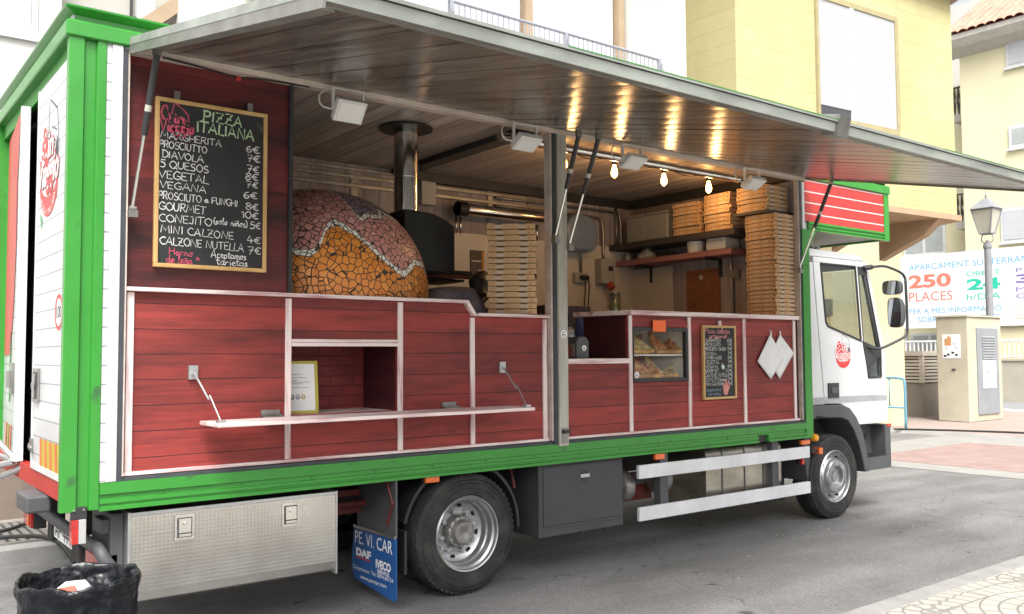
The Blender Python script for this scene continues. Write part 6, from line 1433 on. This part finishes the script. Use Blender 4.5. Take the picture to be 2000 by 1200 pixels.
def c2_(s, x, z, h, w, mi=0, st=.0028): chalk(b, s, o_, X, Z, x, z, h, w, st, mi, 0, .04)
c2_('Pizza italiana', 4.88, 1.755, .044, .32, 2, .007); c2_('artesanal', 4.935, 1.715, .034, .225, 2, .007)
zz = 1.681
for s, w, p in (('MARGHERITA',.21,'6€'),('PROSCIUTO',.2,'7€'),('PROSCIUTO FUNGHI',.27,'8€'),('DIAVOLA',.15,'7€'),('5 FORMAGGI',.215,'8€'),('VEGETAL',.19,'7€'),('VEGANA',.165,'6€'),('GOURMET',.175,'10€'),('CALZONE NUTELLA',.31,'7€'),('CONEJITO(ni\u00f1os)',.28,'5€'),('MINI CALZONE',.23,'4€')):
    c2_(s, 4.873, zz, .028, w); c2_(p, 5.235-.036*len(p), zz+.002, .028, .034*len(p)); zz -= .0365
c2_('aceptamos', 4.885, 1.268, .036, .19, 3); c2_('tarjetas', 4.905, 1.235, .03, .165, 3)
b.flat([(q[0]*.9, q[1]) for q in arc(5.67,1.475,.022,.026,100,380,10)]+[(5.103,1.48)], o_, X, Z, 4, .002)
hp_ = [(5.095,1.33),(5.105,1.245),(5.13,1.228),(5.155,1.24),(5.175,1.285),(5.195,1.315),(5.188,1.32),(5.168,1.3),(5.172,1.35),(5.163,1.352),(5.155,1.31),(5.15,1.36),(5.14,1.361),(5.137,1.31),(5.125,1.352),(5.116,1.35),(5.12,1.305),(5.104,1.335)]
b.flat(hp_, o_, X, Z, 5, .0022)
b.recalc = False; b.build('chalk_writing', [M_chalk, M_chalkg, pm('chalk_pink', (.7,.3,.3), .9, dark=(.4,.15,.16), scale=60), pm('chalk_blue', (.35,.5,.6), .9, dark=(.15,.22,.27), scale=60), pm('chalk_mint', (.6,.72,.65), .9), pm('chalk_hand', (.7,.33,.24), .9, dark=(.5,.18,.2), scale=30)], bs2)

# order sheets hung like diamonds
for i, (P_, y, lb) in enumerate(((([(5.766,1.755),(5.575,1.513),(5.76,1.352),(5.955,1.538)]), .030, 'white diamond-hung paper sheet nearer the small chalkboard'), (([(5.915,1.753),(5.735,1.545),(5.895,1.349),(6.12,1.583)]), .038, 'white diamond-hung paper sheet overlapped by the other one'))):
    t = thing('paper_sheet', (P_[0][0], y, 1.352), lb, 'paper sheet', 'paper sheets hanging on the counter')
    b = MB(); n_ = 8; i0 = 0; rows = []
    A_, B_, C_, D_ = [Vector((p[0], y, p[1])) for p in (P_[0], P_[3], P_[2], P_[1])]
    for r_ in range(n_+1):
        row = []
        for s_ in range(n_+1):
            f, g = r_/n_, s_/n_; p = (A_*(1-f)+D_*f)*(1-g)+(B_*(1-f)+C_*f)*g
            row.append(b.vert(p+Vector((0, -.006*math.sin(f*3)*math.sin(g*2.4+i), 0))))
        rows.append(row)
    for r_ in range(n_):
        for s_ in range(n_): b.face((rows[r_][s_], rows[r_][s_+1], rows[r_+1][s_+1], rows[r_+1][s_]))
    sh_ = b.build('sheet', M_paper, t, smooth=True)
    so_ = sh_.modifiers.new('thick', 'SOLIDIFY'); so_.thickness = .003
    b = MB(); x_, z_ = P_[0]; b.tube([(x_,y-.008,z_-.015),(x_-.008,y-.012,z_+.015),(x_,y-.0,z_+.03)], .006, 6); b.build('hook', M_print_w, t)

# framed notice in the niche
fn = thing('framed_notice', (1.32, .2, 1.237), 'framed certificate with yellow-green frame standing in the niche', 'framed notice')
Mf = Matrix.Translation((1.29,.16,1.238)) @ Matrix.Rotation(R(-8),4,'Z') @ Matrix.Rotation(R(-7),4,'X')
b = MB(); b.box(-.16,.16,0,.014,0,.018,0,Mf); b.box(-.16,.16,0,.014,.30,.318,0,Mf); b.box(-.16,-.14,0,.014,.018,.30,0,Mf); b.box(.14,.16,0,.014,.018,.30,0,Mf); b.build('frame', pm('olive_frame', (.42,.36,.04), .45, dark=(.36,.3,.03), scale=6), fn, bevel=.003)
b = MB(); b.box(-.14,.14,.004,.012,.018,.30,0,Mf); b.build('paper', M_paper, fn)
b = MB(); fo_ = Mf @ Vector((0,.0038,0)); fu, fv = Mf.to_3x3() @ X, Mf.to_3x3() @ Z
for (x, z, w) in ((-.07,.235,.13),(-.1,.215,.19),(-.1,.198,.13),(-.1,.188,.21),(-.1,.178,.08),(.0,.178,.06),(-.1,.155,.2)): b.flat([(x,z),(x+w,z),(x+w,z+.0035),(x,z+.0035)], fo_, fu, fv, 0, .0012)
for k in range(4): b.ribbon(arc(-.035+k*.034,.10,.011,.013,0,360,14), .006, fo_, fu, fv, 1+k, .0012); b.flat([(-.043+k*.034,.094),(-.027+k*.034,.094),(-.027+k*.034,.1),(-.043+k*.034,.1)], fo_, fu, fv, 1+k, .0016)
b.build('print', [pm('grey_text', (.35,.35,.36), .7), pm('seal_red', (.55,.12,.08), .6), pm('seal_black', (.06,.07,.09), .6), pm('seal_grey', (.25,.28,.28), .6), pm('seal_gold', (.5,.38,.1), .6)], fn)

# ---------------------------------------------------------------- string lights and flood lamps
sg = thing('string_lights', (4.6, .6, 3.27), 'string of glowing warm filament bulbs hung under the truck ceiling', 'string lights')
BX = (3.835, 4.41, 5.03, 5.645)
b = MB(); cp_ = []
for i, x in enumerate(BX):
    cp_ += [(x, .6, 3.262)]
    if i < 3: cp_ += [((x+BX[i+1])/2, .6, 3.225)]
b.tube(catmull([(3.3,.6,3.25)]+cp_+[(6.1,.6,3.25)], 5), .006, 6); b.build('cable', M_black, sg)
M_bulb = pm('glowing_bulb', (1,.7,.35), .3, emit=(1,.50,.12), estr=10)
for x in BX:
    b = MB(); b.lathe([(.0005,3.262),(.022,3.26),(.022,3.215),(.016,3.21)], (x,.6,0), 'z', 14); so_ = b.build('lamp_socket', M_black, sg, smooth=True, auto=40)
    b = MB(); b.lathe([(.013,3.212),(.015,3.20),(.025,3.165),(.029,3.142),(.025,3.118),(.012,3.102),(.0005,3.099)], (x,.6,0), 'z', 18); b.build('bulb', M_bulb, so_, smooth=True)
for i, x in enumerate(BX):
    ld = bpy.data.lights.new('bulb_light', 'POINT'); ld.energy = 2.0; ld.color = (1,.55,.22); ld.shadow_soft_size = .035
    lo = bpy.data.objects.new('bulb_light', ld); col.objects.link(lo); lo.location = (x,.6,3.06); lo.parent = sg; lo.matrix_parent_inverse = Matrix.Translation((-4.6,-.6,-3.27))
M_fl = pm('flood_white', (.72,.72,.70), .4, dark=(.6,.6,.58), scale=5)
for i, (x, lb) in enumerate(((1.505,'white flood lamp hanging in front of the mosaic oven'), (2.86,'white flood lamp hanging just left of the centre post'), (3.90,'white flood lamp hanging by the second filament bulb'), (5.36,'white flood lamp hanging near the over-cab box'))):
    t = thing('flood_lamp', (x, -.12, 3.0), lb, 'flood lamp', 'flood lamps along the awning hinge')
    Mf = Matrix.Translation((x, -.13, 3.045)) @ Matrix.Rotation(R(38 if i == 0 else 60),4,'X')
    b = MB(); b.box(-.095,.095,-.02,.02,-.07,.07,0,Mf)
    for k in range(7): b.box(-.09+k*.028,-.08+k*.028,.0205,.034,-.06,.06,0,Mf)
    b.build('housing', M_fl, t, bevel=.006)
    b = MB(); b.box(-.078,.078,-.024,-.0205,-.054,.054,0,Mf); b.build('lens', pm('flood_lens', (.78,.78,.76), .12, var=.05), t, bevel=.003)
    b = MB()
    for s_ in (-1, 1): b.box(x+s_*.098-.005, x+s_*.098+.005, -.125, -.1, 3.05, 3.165)
    b.box(x-.106, x+.106, -.125, -.1, 3.1655, 3.172); b.tube(catmull([(x-.05,-.10,3.05),(x-.15,-.08,3.06),(x-.16,-.06,3.13),(x-.1,-.04,3.18)],4), .005, 6); b.build('bracket', M_fl, t)
b = MB(); b.tube(catmull([(.45,-.03,3.185),(.7,-.05,3.16),(.85,-.04,3.15),(1.0,-.02,3.17),(1.3,-.02,3.18)],6), .006, 6); b.lathe([(.0005,-.01),(.014,-.008),(.014,.012),(.0005,.014)], (.86,-.045,3.14), 'z', 8, 1)
tag(b.build('loose_cable', [MATS['cable_black'], M_print_red]), 'loose dark cable with red tip dangling along the awning hinge', 'cable')

# ---------------------------------------------------------------- street side: bin, drain grate, leads
lb_ = thing('waste_bin', (-.08, -.82, 0), 'round bin lined with a crumpled black bag beside the truck', 'waste bin')
M_bag = pm('black_bag', (.005,.006,.008), .26, dark=(.009,.010,.013), scale=6, bump=.9, bscale=18, bstretch=(1,1,.3), spec=.3)
b = MB(); n_ = 150; rows = []
pr = catmull([(.205,.03),(.212,.2),(.22,.4),(.228,.58),(.236,.64),(.240,.665),(.232,.682),(.218,.678),(.206,.64),(.195,.6),(.17,.57),(.1,.575),(.0006,.57)], 4)
for r_, z_ in pr:
    row = []
    for k in range(n_):
        a = 2*math.pi*k/n_
        rim = .35 if .6 < z_ else 1.
        w_ = 1+rim*(.016*math.sin(7*a+z_*14)+.018*math.sin(13*a-z_*22)+.014*math.sin(23*a+z_*9))+rnd.uniform(-.003,.003)
        wz = .006*math.sin(5*a+1)+.004*math.sin(11*a)+rnd.uniform(-.001,.001) if z_ > .38 else 0
        row.append(b.vert((-.08+r_*w_*math.cos(a), -.82+r_*w_*math.sin(a), z_+wz)))
    rows.append(row)
for i in range(len(rows)-1):
    for k in range(n_): b.face((rows[i][k], rows[i][(k+1)%n_], rows[i+1][(k+1)%n_], rows[i+1][k]))
bgm = b.build('bag', M_bag, lb_, smooth=True); sbb = bgm.modifiers.new('smooth', 'SUBSURF'); sbb.levels = 1; sbb.render_levels = 1
tx = bpy.data.textures.new('crumple', 'CLOUDS'); tx.noise_scale = .09; tx.noise_depth = 2; tx.noise_type = 'HARD_NOISE'
dm = bgm.modifiers.new('crumple', 'DISPLACE'); dm.texture = tx; dm.strength = .015; dm.mid_level = .5; dm.texture_coords = 'GLOBAL'
b = MB(); b.lathe([(.17,.005),(.195,.01),(.21,.55),(.205,.56),(.2,.55),(.185,.02),(.0006,.015)], (-.08,-.82,0), 'z', 40); b.build('drum', M_black, lb_, smooth=True, auto=40)
pt = thing('paper_scrap', (-.1, -.78, .5), 'crumpled red and white paper wrapper inside the bin', 'litter')
b = MB(); z_ = .625
b.poly([(-.15,-.75,z_),(-.09,-.79,z_+.012),(-.045,-.765,z_+.022),(-.11,-.72,z_+.016)]); b.poly([(-.15,-.75,z_),(-.09,-.79,z_+.012),(-.085,-.81,z_-.02),(-.155,-.775,z_-.03)], 1); b.poly([(-.09,-.79,z_+.012),(-.045,-.765,z_+.022),(-.03,-.785,z_),(-.08,-.81,z_-.015)], 0)
b.poly([(-.14,-.74,z_-.005),(-.06,-.75,z_-.01),(-.06,-.80,z_-.04),(-.14,-.8,z_-.05)], 0)
b.build('wrapper', [M_paper, pm('wrapper_red', (.5,.12,.08), .7)], pt)
dg = thing('drain_grate', (.2, 3.6, .12), 'slotted metal drain grate in the pavement behind the truck', 'drain grate')
b = MB()
for k in range(26): b.box(-1.2+k*.07, -1.155+k*.07, 3.15, 4.1, .1225, .135)
b.box(-1.25, .62, 3.12, 3.149, .1225, .138); b.box(-1.25, .62, 4.101, 4.13, .1225, .138); b.build('bars', pm('grate_steel', (.3,.29,.27), .5, .5, dark=(.2,.19,.18), scale=6), dg)
b = MB(); b.box(-1.24, .61, 3.15, 4.1, .1222, .1232); b.build('pit', M_dark, dg)
b = MB(); b.tube(catmull([(-1.2,3.6,.15),(-.4,3.62,.15),(.2,3.6,.15),(.5,3.9,.15)],6), .014, 6); b.tube(catmull([(-1.2,3.35,.15),(-.2,3.3,.15),(.35,3.3,.15),(.55,2.98,.14),(.62,2.6,.02)],6), .016, 6); tag(b.build('power_lead', MATS['cable_black']), 'black power lead trailing over the drain grate', 'cable')
